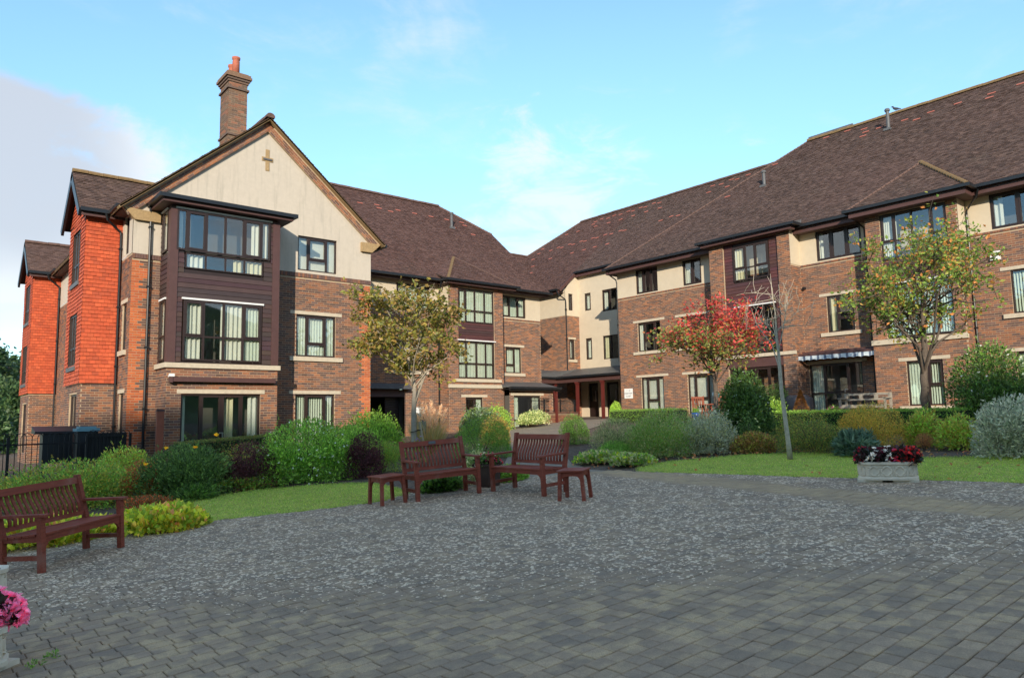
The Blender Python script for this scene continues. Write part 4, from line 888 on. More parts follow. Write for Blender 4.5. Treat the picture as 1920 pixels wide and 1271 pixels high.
LAWN_R = [(11.03, 9.34), (11.5, 6.31), (12.0, 3.29), (12.65, -1), (17.5, -1), (16.4, 2.5), (15.55, 4.23), (14.8, 5.1), (14.45, 6.2), (14.9, 7.4), (14.9, 8.2), (14.2, 9.1), (12.6, 9.9), (11.5, 9.75)]
def sheet(name, poly, dz, mat, kind='structure', step=1.0):
    import bmesh
    bm = bmesh.new(); vs = [bm.verts.new((x, y, float(ground(x))+dz)) for x, y in poly]; bm.faces.new(vs)
    bmesh.ops.triangulate(bm, faces=bm.faces[:]); bm.normal_update()
    for f in bm.faces:
        if f.normal.z < 0: f.normal_flip()
    me = bpy.data.meshes.new(name); bm.to_mesh(me); bm.free()
    o = link(name, me, mat); o['kind'] = kind; return o
def soil_extra(nt, c, vec, tcn):
    p = gpos(nt); f = maprange(nt, noise(nt, p, 9, 8, .7), .42, .62); c = mixc(nt, f, (.060, .042, .030), (.15, .105, .072))
    f = maprange(nt, noise(nt, p, 38, 4, .6), .58, .66); return mixc(nt, f, c, (.24, .18, .13))
material('soil', (.06, .045, .035), .95, extra=soil_extra, bump=.8, bscale=22)
def turf_extra(nt, c, vec, tcn):
    p = gpos(nt); f = maprange(nt, noise(nt, p, 2.6, 8, .74), .38, .62); c = mixc(nt, f, (.22, .29, .042), (.44, .41, .085))
    return mixc(nt, maprange(nt, noise(nt, p, 40, 4, .6), .5, .75), c, (.36, .32, .09))
material('turf', (.07, .12, .02), .95, extra=turf_extra, bump=.4, bscale=60)
gx = [-300, -60, -25, -10, 0, 10, 20, 30, 60, 300]; gy_ = [-300, -60, -20, 0, 20, 40, 80, 300, 600]
V = [(x, y, float(ground(x))-.03) for y in gy_ for x in gx]; nx = len(gx)
F = [(j*nx+i, j*nx+i+1, (j+1)*nx+i+1, (j+1)*nx+i) for j in range(len(gy_)-1) for i in range(nx-1)]
go = link('ground', mesh_from('ground', V, F), M['soil']); go['kind'] = 'structure'
# --- worn block paving: flecked with pale lichen except where wheels keep it clean
def paving_extra(nt, c, vec, tcn):
    p = gpos(nt); sp = N(nt, 'ShaderNodeSeparateXYZ'); nt.links.new(p, sp.inputs[0]); X, Y = sp.outputs[0], sp.outputs[1]
    wob = mathn(nt, 'MULTIPLY', mathn(nt, 'SUBTRACT', noise(nt, p, .9, 4, .6), .5), 1.5)
    q1 = mathn(nt, 'ADD', mathn(nt, 'ADD', mathn(nt, 'MULTIPLY', X, .67), mathn(nt, 'MULTIPLY', Y, .74)), wob)
    q2 = mathn(nt, 'ADD', mathn(nt, 'SUBTRACT', X, mathn(nt, 'MULTIPLY', Y, .17)), mathn(nt, 'MULTIPLY', wob, .45))
    far = maprange(nt, mathn(nt, 'ADD', q1, mathn(nt, 'MULTIPLY', mathn(nt, 'SUBTRACT', noise(nt, p, 5, 4, .6), .5), 1.6)), 5.7, 7.1); near = maprange(nt, q1, 4.3, 3.6)
    lane2 = mathn(nt, 'MULTIPLY', maprange(nt, q2, 8.55, 8.95), maprange(nt, q2, 9.75, 9.35))
    lane1 = mathn(nt, 'MULTIPLY', maprange(nt, q1, 6.7, 6.0), maprange(nt, q1, 4.2, 4.9))
    ben = maprange(nt, mathn(nt, 'ADD', q1, mathn(nt, 'MULTIPLY', X, 0)), 0, 1)
    clean = mathn(nt, 'MAXIMUM', lane1, lane2)
    dens = mathn(nt, 'MULTIPLY', mathn(nt, 'MAXIMUM', far, mathn(nt, 'MULTIPLY', near, .25)), mathn(nt, 'SUBTRACT', 1.0, lane2))
    dens = mathn(nt, 'MULTIPLY', dens, maprange(nt, noise(nt, p, 1.7, 5, .65), .28, .62, .6, 1.0))
    # tan, scrubbed surface in the wheel lanes
    tanf = mathn(nt, 'MULTIPLY', clean, maprange(nt, noise(nt, p, 5.5, 2, .5), .44, .66, .0, .80))
    c = mixc(nt, tanf, c, (.62, .44, .24))
    c = mixc(nt, mathn(nt, 'MULTIPLY', lane2, .55), c, (.62, .43, .22))
    c = mixc(nt, mathn(nt, 'MULTIPLY', maprange(nt, noise(nt, p, 1.1, 5, .6, 0, (5, 5, 0)), .45, .7), .32), c, (.22, .16, .11))
    c = mixc(nt, maprange(nt, noise(nt, p, 120, 3, .65), .40, .62, .40, 0.), c, (.15, .12, .09))
    # lichen flecks
    nv = N(nt, 'ShaderNodeTexNoise'); setin(nv, Scale=30., Detail=3.); nt.links.new(p, nv.inputs['Vector'])
    wv = N(nt, 'ShaderNodeVectorMath', operation='MULTIPLY_ADD'); nt.links.new(nv.outputs['Color'], wv.inputs[0]); wv.inputs[1].default_value = (.03, .03, 0); nt.links.new(p, wv.inputs[2])
    vo = setin(N(nt, 'ShaderNodeTexVoronoi', feature='F1'), Scale=31., Randomness=1.0); nt.links.new(wv.outputs[0], vo.inputs['Vector'])
    sz = N(nt, 'ShaderNodeSeparateColor'); nt.links.new(vo.outputs['Color'], sz.inputs[0])
    rad = mathn(nt, 'MULTIPLY', mathn(nt, 'MULTIPLY', sz.outputs[0], sz.outputs[1]), mathn(nt, 'MULTIPLY', dens, 1.22))
    m_ = maprange(nt, mathn(nt, 'SUBTRACT', rad, vo.outputs['Distance']), -.02, .05)
    m_ = mathn(nt, 'MULTIPLY', m_, maprange(nt, dens, .06, .25))
    c = mixc(nt, mathn(nt, 'MULTIPLY', m_, .88), c, (.86, .68, .48))
    sp2 = maprange(nt, noise(nt, p, 160, 3, .6, 0, (4, 4, 4)), .62, .72, 0, .6)
    return mixc(nt, sp2, c, (.62, .50, .36))
material('paving', attr=True, rough=.85, var=.18, vscale=9, bump=.35, bscale=140, extra=paving_extra)
def joint_extra(nt, c, vec, tcn):
    return mixc(nt, maprange(nt, noise(nt, gpos(nt), 3, 5, .6), .45, .62), (.035, .030, .020), (.13, .17, .03))
material('joint', (.03, .03, .02), .95, extra=joint_extra, bump=.5, bscale=150)
court = sheet('courtyard', COURT, -.020, M['joint'])
def view_uv(P):
    z = P@np.array(fw); return 960+1361.36*(P@np.array(rt))/z, 635.5-1361.36*(P@np.array(up))/z, z
RH = .136; pav = []
for k in range(int((13.2+5)/RH)):
    yb = -5.0+k*RH; xpos = -6.0+random.uniform(0, .17)
    while xpos < 13.2:
        ln = random.choice((.158, .158, .158, .158, .186, .125)); pav.append((xpos, xpos+ln, yb, yb+RH)); xpos += ln
pav = np.array(pav); cxp, cyp = (pav[:, 0]+pav[:, 1])/2, (pav[:, 2]+pav[:, 3])/2
ok = inpoly(cxp, cyp, COURT)
u_, v_, d_ = view_uv(np.stack([cxp, cyp, ground(cxp)], 1)); 
pav = pav[ok]; d_ = d_[ok]; u_ = u_[ok]; v_ = v_[ok]
PALP = np.array([(.36, .255, .165), (.37, .262, .168), (.34, .245, .163), (.44, .31, .19), (.37, .26, .162), (.32, .235, .160)])
def paver_geo(a0, a1, b0, b1, z):
    g, ch, hh = .003, .005, .045
    x0, x1, y0, y1 = a0+g, a1-g, b0+g, b1-g; n = len(a0)
    def P(x, y, dz): return np.stack([x, y, z(x)+dz], 1)
    return np.stack([P(x0, y0, -hh), P(x1, y0, -hh), P(x1, y1, -hh), P(x0, y1, -hh), P(x0, y0, -ch), P(x1, y0, -ch), P(x1, y1, -ch), P(x0, y1, -ch),
                     P(x0+ch, y0+ch, 0*x0), P(x1-ch, y0+ch, 0*x0), P(x1-ch, y1-ch, 0*x0), P(x0+ch, y1-ch, 0*x0)], 1)
PF = np.array([(0, 1, 5, 4), (1, 2, 6, 5), (2, 3, 7, 6), (3, 0, 4, 7), (4, 5, 9, 8), (5, 6, 10, 9), (6, 7, 11, 10), (7, 4, 8, 11), (8, 9, 10, 11)])
inside = (d_ > 1) & (u_ > 60) & (u_ < 1900) & (v_ < 1262) & (v_ > 0)
order = np.argsort(np.where(inside, d_, 1e9)); near_i = order[:300]; rest = np.setdiff1d(np.arange(len(pav)), near_i)
q = pav[rest]; jz = RNG.uniform(-.003, .003, len(q))
V = paver_geo(q[:, 0], q[:, 1], q[:, 2], q[:, 3], lambda x: ground(x)+.004+jz); C = PALP[RNG.integers(0, 6, len(q))]*RNG.uniform(.86, 1.16, (len(q), 1))
o = link('paving_blocks', mesh_from('paving_blocks', V.reshape(-1, 3), (np.arange(len(q))[:, None, None]*12+PF[None]).reshape(-1, 4), np.repeat(C, 9, 0)), M['paving'], court); o['kind'] = 'stuff'
PME = {}
for i in near_i:
    a0, a1, b0, b1 = pav[i]; ln = round(a1-a0, 3); ci = random.randrange(10)
    if (ln, ci) not in PME:
        V = paver_geo(np.array([-ln/2]), np.array([ln/2]), np.array([-RH/2]), np.array([RH/2]), lambda x: .056*x)
        c = PALP[ci % 6]*random.uniform(.86, 1.16); me = mesh_from('paving_block', V.reshape(-1, 3), PF, np.repeat(c[None], 9, 0)); me.materials.append(M['paving']); PME[(ln, ci)] = me
    x, y = (a0+a1)/2, (b0+b1)/2; q = link('paving_block', PME[(ln, ci)], None, court); q.location = (x, y, float(ground(x))+.004+random.uniform(-.003, .003))
def path_extra(nt, c, vec, tcn):
    p = gpos(nt); bk = setin(N(nt, 'ShaderNodeTexBrick'), Scale=1., Mortar_Size=.006, Brick_Width=.2, Row_Height=.16); nt.links.new(p, bk.inputs['Vector'])
    bk.inputs['Color1'].default_value = (.30, .245, .18, 1); bk.inputs['Color2'].default_value = (.24, .195, .145, 1); bk.inputs['Mortar'].default_value = (.10, .085, .06, 1)
    return mixc(nt, maprange(nt, noise(nt, p, 1.2, 5, .6), .4, .75, 0, .5), bk.outputs['Color'], (.15, .135, .115))
material('path_paving', (.3, .25, .18), .9, extra=path_extra, bump=.2, bscale=80)
sheet('path', PATH, -.012, M['path_paving'])
# --- lawns
def grass(name, poly, dens, lab, parent):
    P = np.array(poly); lo, hi = P.min(0), P.max(0); A = (hi-lo).prod(); n = int(A*dens)
    x = RNG.uniform(lo[0], hi[0], n); y = RNG.uniform(lo[1], hi[1], n); k = inpoly(x, y, poly); x, y = x[k], y[k]
    n = len(x)
    h = RNG.uniform(.008, .022, n); t = RNG.uniform(0, 2*math.pi, n); wd = RNG.uniform(.0035, .007, n); le = RNG.uniform(.0, .035, n); z = ground(x)-.004
    b0 = np.stack([x-np.cos(t)*wd, y-np.sin(t)*wd, z], 1); b1 = np.stack([x+np.cos(t)*wd, y+np.sin(t)*wd, z], 1); t2 = RNG.uniform(0, 2*math.pi, n)
    tp = np.stack([x+np.cos(t2)*le, y+np.sin(t2)*le, z+h], 1)
    V = np.stack([b0, b1, tp], 1).reshape(-1, 3); F = np.arange(3*n).reshape(-1, 3)
    pal = np.array([(.27, .38, .05), (.35, .42, .07), (.20, .30, .04), (.45, .44, .11), (.28, .40, .05)]); C = pal[RNG.integers(0, 5, n)]*RNG.uniform(.7, 1.3, (n, 1))
    o = link(name, mesh_from(name, V, F, C), M['leaf']); tag(o, lab, 'grass', kind='stuff'); return o
def leafmat(name, trans=.3, rough=.55):
    material(name, attr=True, rough=rough, translucent=trans, spec=.35)
leafmat('leaf', .42); leafmat('leaf_gloss', .25, .32); leafmat('petal', .3, .6)
for nm, poly, lab in (('lawn', LAWN_L, 'mown grass of the small lawn before the left flower bed'), ('lawn', LAWN_R, 'mown grass of the curved lawn behind the stone planter')):
    sheet(nm, poly, -.004, M['turf']); grass('grass', poly, 2000, lab, None)

# ragged lawn edges
for poly, lab in ((LAWN_L, 'untrimmed grass fringe round the small left lawn'), (LAWN_R, 'untrimmed grass fringe along the front of the right lawn')):
    pts = np.array(poly+[poly[0]]); V = []; C = []; pal = np.array([(.24, .34, .05), (.32, .38, .07), (.18, .27, .04), (.40, .38, .10)])
    for a, b in zip(pts[:-1], pts[1:]):
        n = int(np.linalg.norm(b-a)*260); t = RNG.uniform(0, 1, n)[:, None]; p = a+(b-a)*t+RNG.normal(0, .035, (n, 2)); h = RNG.uniform(.015, .05, n); th = RNG.uniform(0, 6.28, n); z = ground(p[:, 0])-.005; w = .006; ln = RNG.normal(0, .03, (n, 2))
        V.append(np.stack([np.stack([p[:, 0]-np.cos(th)*w, p[:, 1]-np.sin(th)*w, z], 1), np.stack([p[:, 0]+np.cos(th)*w, p[:, 1]+np.sin(th)*w, z], 1), np.stack([p[:, 0]+ln[:, 0], p[:, 1]+ln[:, 1], z+h], 1)], 1)); C.append(pal[RNG.integers(0, 4, n)])
    V = np.concatenate(V); C = np.concatenate(C); o = link('grass_fringe', mesh_from('grass_fringe', V.reshape(-1, 3), np.arange(3*len(V)).reshape(-1, 3), C), M['leaf']); tag(o, lab, 'grass', kind='stuff')
# ================================================================== PLANTS
def unit(v): return v/(np.linalg.norm(v, axis=1, keepdims=True)+1e-9)
def leaf_mesh(name, P, D, L, W, pal, fold=.18, cvar=(.7, 1.3), prob=None):
    n = len(P); D = unit(D); R = unit(RNG.normal(size=(n, 3))); Sd = unit(np.cross(D, R)); Nn = np.cross(Sd, D)
    L = (L*RNG.uniform(.65, 1.3, n))[:, None]; W = (W*RNG.uniform(.7, 1.25, n))[:, None]
    m = P+D*L*.45+Nn*W*fold
    V = np.stack([P, m+Sd*W*.5, P+D*L, m-Sd*W*.5], 1).reshape(-1, 3); F = np.arange(4*n).reshape(-1, 4)
    pal = np.array(pal); C = pal[RNG.choice(len(pal), n, p=prob)]*RNG.uniform(*cvar, (n, 1))
    return mesh_from(name, V, F, C)
def dome_points(n, w, d, h, lump=.16, base=.12, shell=.28, lobes=None):
    """points through a clump made of overlapping uneven domes, thicker towards its skin"""
    k = max(1, int(lobes if lobes is not None else (5+lump*40))); fr = np.ones(k); cen = np.zeros((k, 2)); sc = np.ones((k, 2)); hh = np.ones(k)
    for i in range(1, k):
        a = RNG.uniform(0, 6.28); r = RNG.uniform(.25, .62)*(1 if lump < .2 else 1.1); cen[i] = (r*math.cos(a), r*math.sin(a)); sc[i] = RNG.uniform(.30, .52); hh[i] = RNG.uniform(.45, 1.0)*(1-.35*r); fr[i] = .5
    if k > 1: sc[0] = .86; hh[0] = .90; cen[0] = 0; fr[0] = 1.6
    j = RNG.choice(k, n, p=fr/fr.sum()); v = unit(RNG.normal(size=(n, 3))); v[:, 2] = np.where(v[:, 2] < -.3, -v[:, 2], v[:, 2])
    q = 10; c = unit(RNG.normal(size=(q, 3))); amp = RNG.uniform(-1, 1, q)
    g = (np.exp(-((v[:, None]-c[None])**2).sum(2)/.10)*amp).sum(1); r = (1+lump*g)*(1-shell*RNG.uniform(0, 1, n)**1.7)*(1+np.abs(RNG.normal(0, .05, n)))
    p = v*r[:, None]; x = cen[j, 0]+p[:, 0]*sc[j, 0]; y = cen[j, 1]+p[:, 1]*sc[j, 1]; z = h*hh[j]*(base+(1-base)*p[:, 2])
    return np.stack([x*w/2, y*d/2, np.maximum(z, .01)], 1), v
def bush(name, label, cat, x, y, w, h, pal, L=.05, W=.03, n=7000, d=None, lump=.16, gloss=False, flowers=None, group=None, up=.35, rnd=.7, shell=.3, base=.2, stems=6, z=None, prob=None, cvar=(.6, 1.4), fold=.18, shoots=None):
    w *= 1.10; d = d or w*.85; z = float(ground(x)) if z is None else z
    root = empty(name, (x, y, z)); tag(root, label, cat, group)
    P, v = dome_points(n, w, d, h, lump, base, shell)
    D = v+RNG.normal(0, rnd, (n, 3))+np.array((0, 0, up))
    link('foliage', leaf_mesh('foliage', P, D, L, W, pal, prob=prob, cvar=cvar, fold=fold), M['leaf_gloss' if gloss else 'leaf'], root)
    if shoots is None: shoots = int(26*w) if lump >= .12 else 0
    if shoots:
        sp, sv = dome_points(shoots, w*.97, d*.97, h*.96, lump, base, .05); SP, SD = [], []
        for q, vv in zip(sp, sv):
            if q[2] < h*.3: continue
            dr = vv*.6+np.array((0, 0, .9))+RNG.normal(0, .3, 3); dr /= np.linalg.norm(dr); ln = RNG.uniform(.12, .30)*min(h, 1.2)
            for t in np.linspace(0, 1, 9): SP.append(q+dr*ln*t); SD.append(dr*.6+RNG.normal(0, .6, 3))
        if SP: sh = link('shoots', leaf_mesh('shoots', np.array(SP), np.array(SD), L*.9, W*.9, pal, prob=prob, cvar=cvar), M['leaf_gloss' if gloss else 'leaf'], root); sh['kind'] = 'stuff'
    if stems:
        mb = MB()
        for i in range(stems):
            a = random.uniform(0, 6.28); r = random.uniform(.2, .75); t = random.uniform(.5, .85)
            mb.tube([(random.uniform(-.06, .06)*w, random.uniform(-.06, .06)*d, -.05), (math.cos(a)*r*w*.22, math.sin(a)*r*d*.22, h*t*.5), (math.cos(a)*r*w*.42, math.sin(a)*r*d*.42, h*t)], [.012, .009, .004], 5)
        mb.build('stems', M['bark'], root)
    if flowers:
        fp, fn, fs, fmax = flowers
        P, v = dome_points(fn, w*1.03, d*1.03, h*1.03, lump, base, .06); v = v+np.array((0, 0, .3))
        flower_heads(root, P, v, fs, fp)
    return root
def flower_heads(root, P, v, size, pal, petals=5, name='flowers', eye=None):
    n = len(P); v = unit(v); Ps, Ds = [], []
    for k in range(petals):
        a = unit(np.cross(v, unit(RNG.normal(size=(n, 3))))); Ps.append(P); Ds.append(a+v*.55)
    me = leaf_mesh(name, np.concatenate(Ps), np.concatenate(Ds), size, size*.8, pal, cvar=(.85, 1.15)); o = link(name, me, M['petal'], root); o['kind'] = 'stuff'; return o
material('bark', (.11, .085, .065), .9, var=.3, vscale=20, bump=.4, bscale=60)
material('bark_grey', (.46, .40, .31), .85, var=.25, vscale=14, bump=.4, bscale=50)
material('bark_pale', (.34, .29, .22), .85, var=.2, vscale=14, bump=.3, bscale=50)
material('stake', (.42, .33, .21), .8, var=.15, vscale=10)
GREEN_D = [(0.060, 0.110, 0.026), (0.082, 0.140, 0.033), (0.108, 0.181, 0.040), (0.049, 0.090, 0.024), (0.134, 0.212, 0.045)]
GREEN_M = [(0.128, 0.255, 0.039), (0.169, 0.311, 0.045), (0.100, 0.200, 0.030), (0.225, 0.355, 0.061), (0.155, 0.266, 0.033)]
GREEN_L = [(0.270, 0.426, 0.053), (0.350, 0.511, 0.075), (0.216, 0.361, 0.045), (0.406, 0.533, 0.106), (0.190, 0.299, 0.039)]
OLIVE = [(0.270, 0.277, 0.039), (0.350, 0.310, 0.045), (0.216, 0.223, 0.033), (0.432, 0.361, 0.061), (0.296, 0.212, 0.045)]
GOLD = [(0.495, 0.331, 0.048), (0.594, 0.372, 0.055), (0.396, 0.274, 0.041), (0.421, 0.215, 0.048), (0.600, 0.429, 0.082), (0.297, 0.234, 0.041)]
PURPLE = [(0.068, 0.021, 0.024), (0.095, 0.029, 0.033), (0.050, 0.018, 0.019), (0.124, 0.039, 0.041)]
SILVER = [(.33, .33, .235), (.40, .39, .28), (.28, .30, .21), (.21, .24, .15), (.46, .44, .32)]
GREYG = [(0.310, 0.318, 0.137), (0.389, 0.358, 0.164), (0.259, 0.279, 0.123), (0.440, 0.398, 0.205), (0.207, 0.239, 0.082)]
BROWN = [(0.270, 0.139, 0.045), (0.350, 0.160, 0.053), (0.216, 0.143, 0.042), (0.190, 0.113, 0.039), (0.162, 0.164, 0.039)]
RUST = [(0.450, 0.098, 0.035), (0.360, 0.089, 0.035), (0.270, 0.106, 0.041), (0.495, 0.151, 0.041)]
VARI = [(.46, .47, .24), (.40, .43, .18), (.20, .28, .08), (.10, .18, .045), (.52, .52, .30)]
BLUEG = [(0.080, 0.133, 0.082), (0.112, 0.169, 0.103), (0.057, 0.098, 0.061), (0.147, 0.195, 0.123)]
WHITEF = [(.75, .74, .68), (.70, .62, .58), (.78, .78, .74)]
LB_ = 'shrubs in the left bed'; RB_ = 'shrubs in the right bed'
hyp = bush('dark_shrub', 'rounded dark green shrub with yellow blooms, before the french doors', 'shrub', 4.42, 15.49, 1.8, 1.12, GREEN_D, .075, .026, 14000, group=LB_, up=.5, cvar=(.45, 1.5))
P = np.array([(-.45, -.35, .98), (.05, -.45, .98), (-.78, -.2, .70), (.62, .1, 1.20)]); flower_heads(hyp, np.repeat(P, 2, 0), np.repeat(np.array([(0, -.6, .6)]), 8, 0), .055, [(.80, .50, .02), (.85, .56, .03)])
bush('purple_shrub', 'dark purple shrub right of the yellow-blooming shrub', 'shrub', 5.78, 15.55, 1.15, 1.05, PURPLE, .040, .024, 9000, group=LB_)
bush('flowering_shrub', 'large bright green shrub dotted with small white flowers', 'shrub', 6.98, 15.47, 2.25, 1.45, GREEN_M+GREEN_L[:2], .085, .032, 14000, cvar=(.45, 1.5), flowers=(WHITEF, 150, .030, 0), group=LB_, up=.45)
bush('purple_shrub', 'smaller purple shrub between the white-flowered shrub and the wide bench', 'shrub', 8.05, 14.75, .95, 1.05, PURPLE, .040, .024, 7000, group=LB_)
bush('box_shrub', 'small bushy green shrub just behind the left side table', 'shrub', 8.85, 15.30, 1.0, .80, GREEN_M+OLIVE[:2], .030, .016, 9000, group=LB_)
bush('leafy_shrub', 'tall loose light green shrub below the dark entrance', 'shrub', 10.3, 18.6, 2.0, 1.45, GREEN_L+GREEN_M, .085, .034, 10000, group=LB_, up=.6)
bush('leafy_shrub', 'broad yellow-green shrub behind the leftmost bench', 'shrub', 2.6, 16.4, 2.7, .98, OLIVE+GREEN_M+GREEN_L[:1], .065, .030, 15000, group=LB_, lump=.25)
bush('leafy_shrub', 'low green shrub against the iron railings at far left', 'shrub', .6, 18.6, 2.4, .9, GREEN_M+OLIVE[:3], .065, .03, 9000, group=LB_, lump=.2)
bush('leafy_shrub', 'upright light green shrub in front of the iron gate', 'shrub', 3.95, 18.6, 1.3, 1.05, OLIVE+GREEN_L, .075, .03, 6000, group=LB_, lump=.25)
bush('russet_shrub', 'small rust red shrub left of the yellow-blooming shrub', 'shrub', 3.75, 15.9, .8, .85, RUST+BROWN[:2], .045, .022, 4500, group=LB_)
bush('russet_shrub', 'low creeping red plant at the corner of the left lawn', 'plant', 3.55, 14.6, .95, .22, RUST+GREEN_D[:2], .05, .02, 2600, group=LB_, stems=0)
GC = [(0.450, 0.461, 0.041), (0.338, 0.390, 0.041), (0.225, 0.320, 0.035), (0.585, 0.532, 0.068), (0.540, 0.372, 0.068), (0.675, 0.284, 0.137)]
bush('ground_cover', 'yellow-green leafy clump at the right end of the leftmost bench', 'plant', 3.02, 11.55, 1.15, .38, GC, .085, .075, 2600, d=1.0, stems=0, group='lobed ground cover', up=.9, rnd=.5, prob=[.25, .22, .2, .18, .1, .05])
bush('ground_cover', 'yellow-green leafy drift under and behind the leftmost bench', 'plant', 1.65, 12.1, 1.9, .36, GC, .085, .075, 4200, d=1.2, stems=0, group='lobed ground cover', up=.9, rnd=.5, prob=[.25, .22, .2, .18, .1, .05])
bush('fern_plant', 'spiky dark fern clump at the edge of the left lawn', 'plant', 4.45, 14.95, .9, .34, GREEN_D+GREEN_M[:2], .10, .02, 1600, stems=0, group=LB_)
bush('leafy_shrub', 'bright green shrub between the white-flowered shrub and the brown hedge', 'shrub', 8.9, 17.3, 1.7, 1.15, GREEN_L+GREEN_M, .07, .03, 9000, group=LB_, lump=.22)
bush('leafy_shrub', 'olive green shrub behind the smaller purple shrub', 'shrub', 7.4, 17.4, 1.6, 1.05, OLIVE+GREEN_M, .06, .026, 8000, group=LB_, lump=.22)
bush('red_berry_shrub', 'low shrub with red berries behind the first purple shrub', 'shrub', 6.2, 17.2, 1.3, .95, OLIVE+GREEN_D, .05, .024, 6000, group=LB_, flowers=([(.45, .04, .03)], 70, .025, 0))
bush('ground_cover', 'low mixed greenery edging the back of the left lawn', 'plant', 5.6, 15.35, 1.5, .24, GREEN_M+OLIVE[:2]+BROWN[:1], .06, .03, 2600, d=.5, stems=0, group=LB_)
# middle
bush('dome_shrub', 'clipped bright green dome shrub behind the middle bench', 'shrub', 11.95, 15.5, 1.75, 1.15, GREEN_M+[(.06, .17, .03)], .030, .016, 17000, group='shrubs round the path', lump=.08)
bush('dark_shrub', 'dark glossy shrub below the ground-floor window behind the dome shrub', 'shrub', 18.6, 24.3, 1.9, 1.15, BLUEG+GREEN_D, .09, .05, 5000, group='shrubs round the path')
bush('leafy_shrub', 'fresh green shrub before the small black gate', 'shrub', 20.6, 25.6, 1.5, 1.15, GREEN_L+GREEN_M, .07, .03, 5000, group='shrubs round the path')
bush('brown_shrub', 'brownish shrub tucked behind the dome shrub', 'shrub', 15.2, 19.0, 1.1, 1.02, BROWN+OLIVE[:2], .05, .02, 6000, group='shrubs round the path')
bush('variegated_shrub', 'cream and green variegated shrub spilling over the dwarf wall', 'shrub', 22.6, 25.35, 1.95, .62, VARI, .09, .04, 5200, d=.9, stems=0, group='shrubs round the path', z=-.30)
bush('low_plant', 'low dark green leafy plant under the middle bench', 'plant', 7.55, 10.98, .85, .26, GREEN_D+GREEN_M[:2], .09, .06, 1500, d=.5, stems=0, group='low plants by the benches')
bush('variegated_plant', 'pale variegated plant in the gap between the two benches', 'plant', 8.5, 11.2, .62, .66, VARI[1:]+GREYG, .05, .03, 2600, stems=0, group='low plants by the benches')
bush('low_plant', 'leafy green ground cover behind the bench with its back to the path', 'plant', 9.0, 10.9, .95, .28, GREEN_M+GC[1:3], .07, .05, 2200, d=.6, stems=0, group='low plants by the benches')
bush('round_shrub', 'neat round green shrub standing alone beside the path', 'shrub', 15.75, 15.9, 1.05, .95, GREEN_D+GREEN_M[:3], .035, .018, 10000, group='shrubs round the path', lump=.08, base=.15)
bush('lavender_shrub', 'grey-green bushy lavender at the left end of the right bed', 'shrub', 13.45, 12.05, 1.5, .95, GREYG+GREEN_D[:2], .06, .010, 13000, group=RB_, up=.8)
bush('bushy_shrub', 'large mid-green bushy shrub next to the lavender', 'shrub', 13.5, 10.72, 1.65, 1.15, GREEN_M[:3]+GREYG[:2]+OLIVE[:1], .055, .015, 17000, group=RB_, up=.7)
bush('bushy_shrub', 'dull green filler shrub behind the silver shrub', 'shrub', 15.2, 11.3, 1.6, .95, GREEN_M[:2]+GREYG, .05, .02, 8000, group=RB_, lump=.22)
bush('bushy_shrub', 'bronze-green filler shrub between the bare tree and the gold shrub', 'shrub', 16.3, 8.75, 1.6, .75, OLIVE+BROWN[2:]+GREEN_D, .05, .02, 9000, group=RB_, lump=.22)
bush('low_shrub', 'small fresh green plant in front of the lavender', 'plant', 12.75, 11.5, .95, .42, GREEN_M, .05, .015, 4500, group=RB_, up=.7, stems=0)
bush('ground_cover', 'yellowish lobed ground cover along the tip of the right bed', 'plant', 12.15, 11.35, 1.35, .24, GC[:3]+GREYG+GREEN_M[:2], .08, .07, 2600, d=1.2, stems=0, group='lobed ground cover', up=.9, rnd=.5)
bush('ground_cover', 'lobed ground cover edging the right lawn near the lavender', 'plant', 11.95, 10.3, 1.1, .22, GC[:3]+GREYG+GREEN_M[:2], .08, .07, 2200, d=.9, stems=0, group='lobed ground cover', up=.9, rnd=.5)
bush('silver_shrub', 'silvery leaved shrub left of the tall glossy evergreen', 'shrub', 14.5, 10.12, 1.45, 1.02, SILVER+GREYG[:2], .065, .024, 12000, group=RB_, up=.5, lump=.26, shoots=70)
bush('evergreen_shrub', 'tall conical glossy dark evergreen left of the bare tree', 'shrub', 16.58, 10.52, 1.5, 1.95, GREEN_D, .085, .045, 12000, gloss=True, group=RB_, base=.3, lump=.2, cvar=(.6, 1.5), flowers=([(.5, .52, .48)], 40, .03, 0))
bush('brown_shrub', 'low bronze plant at the foot of the tall evergreen', 'shrub', 14.85, 9.25, 1.0, .48, BROWN+OLIVE[:2], .06, .03, 4500, group=RB_, stems=0)
bush('brown_shrub', 'low brown and green mound behind the bare tree', 'shrub', 15.1, 7.95, 1.7, .70, BROWN[2:]+GREEN_D+OLIVE[:2], .035, .018, 13000, group=RB_)
bush('golden_shrub', 'olive gold wispy shrub in front of the weathered bench', 'shrub', 16.5, 7.28, 1.65, 1.0, GOLD+OLIVE, .045, .014, 15000, group=RB_, up=.8)
bush('blue_plant', 'blue-green big leaved plant left of the stone planter flowers', 'plant', 14.75, 6.85, .85, .48, BLUEG, .16, .05, 1500, stems=0, group=RB_, up=.5)
bush('leafy_shrub', 'yellow-green airy shrub below the trunk of the orange-tinged tree', 'shrub', 16.9, 6.35, .85, .80, OLIVE+GREEN_L[:3], .08, .03, 3600, group=RB_)
bush('leafy_shrub', 'yellow-green airy shrub left of the large silver bush', 'shrub', 16.5, 5.55, .95, .70, OLIVE+GREEN_L[:3], .08, .03, 3600, group=RB_)
bush('brown_ball', 'small dead brown twiggy ball shrub on the bark mulch', 'shrub', 16.0, 6.05, .42, .36, BROWN[:2]+RUST[2:3], .04, .006, 2500, group=RB_, base=.45)
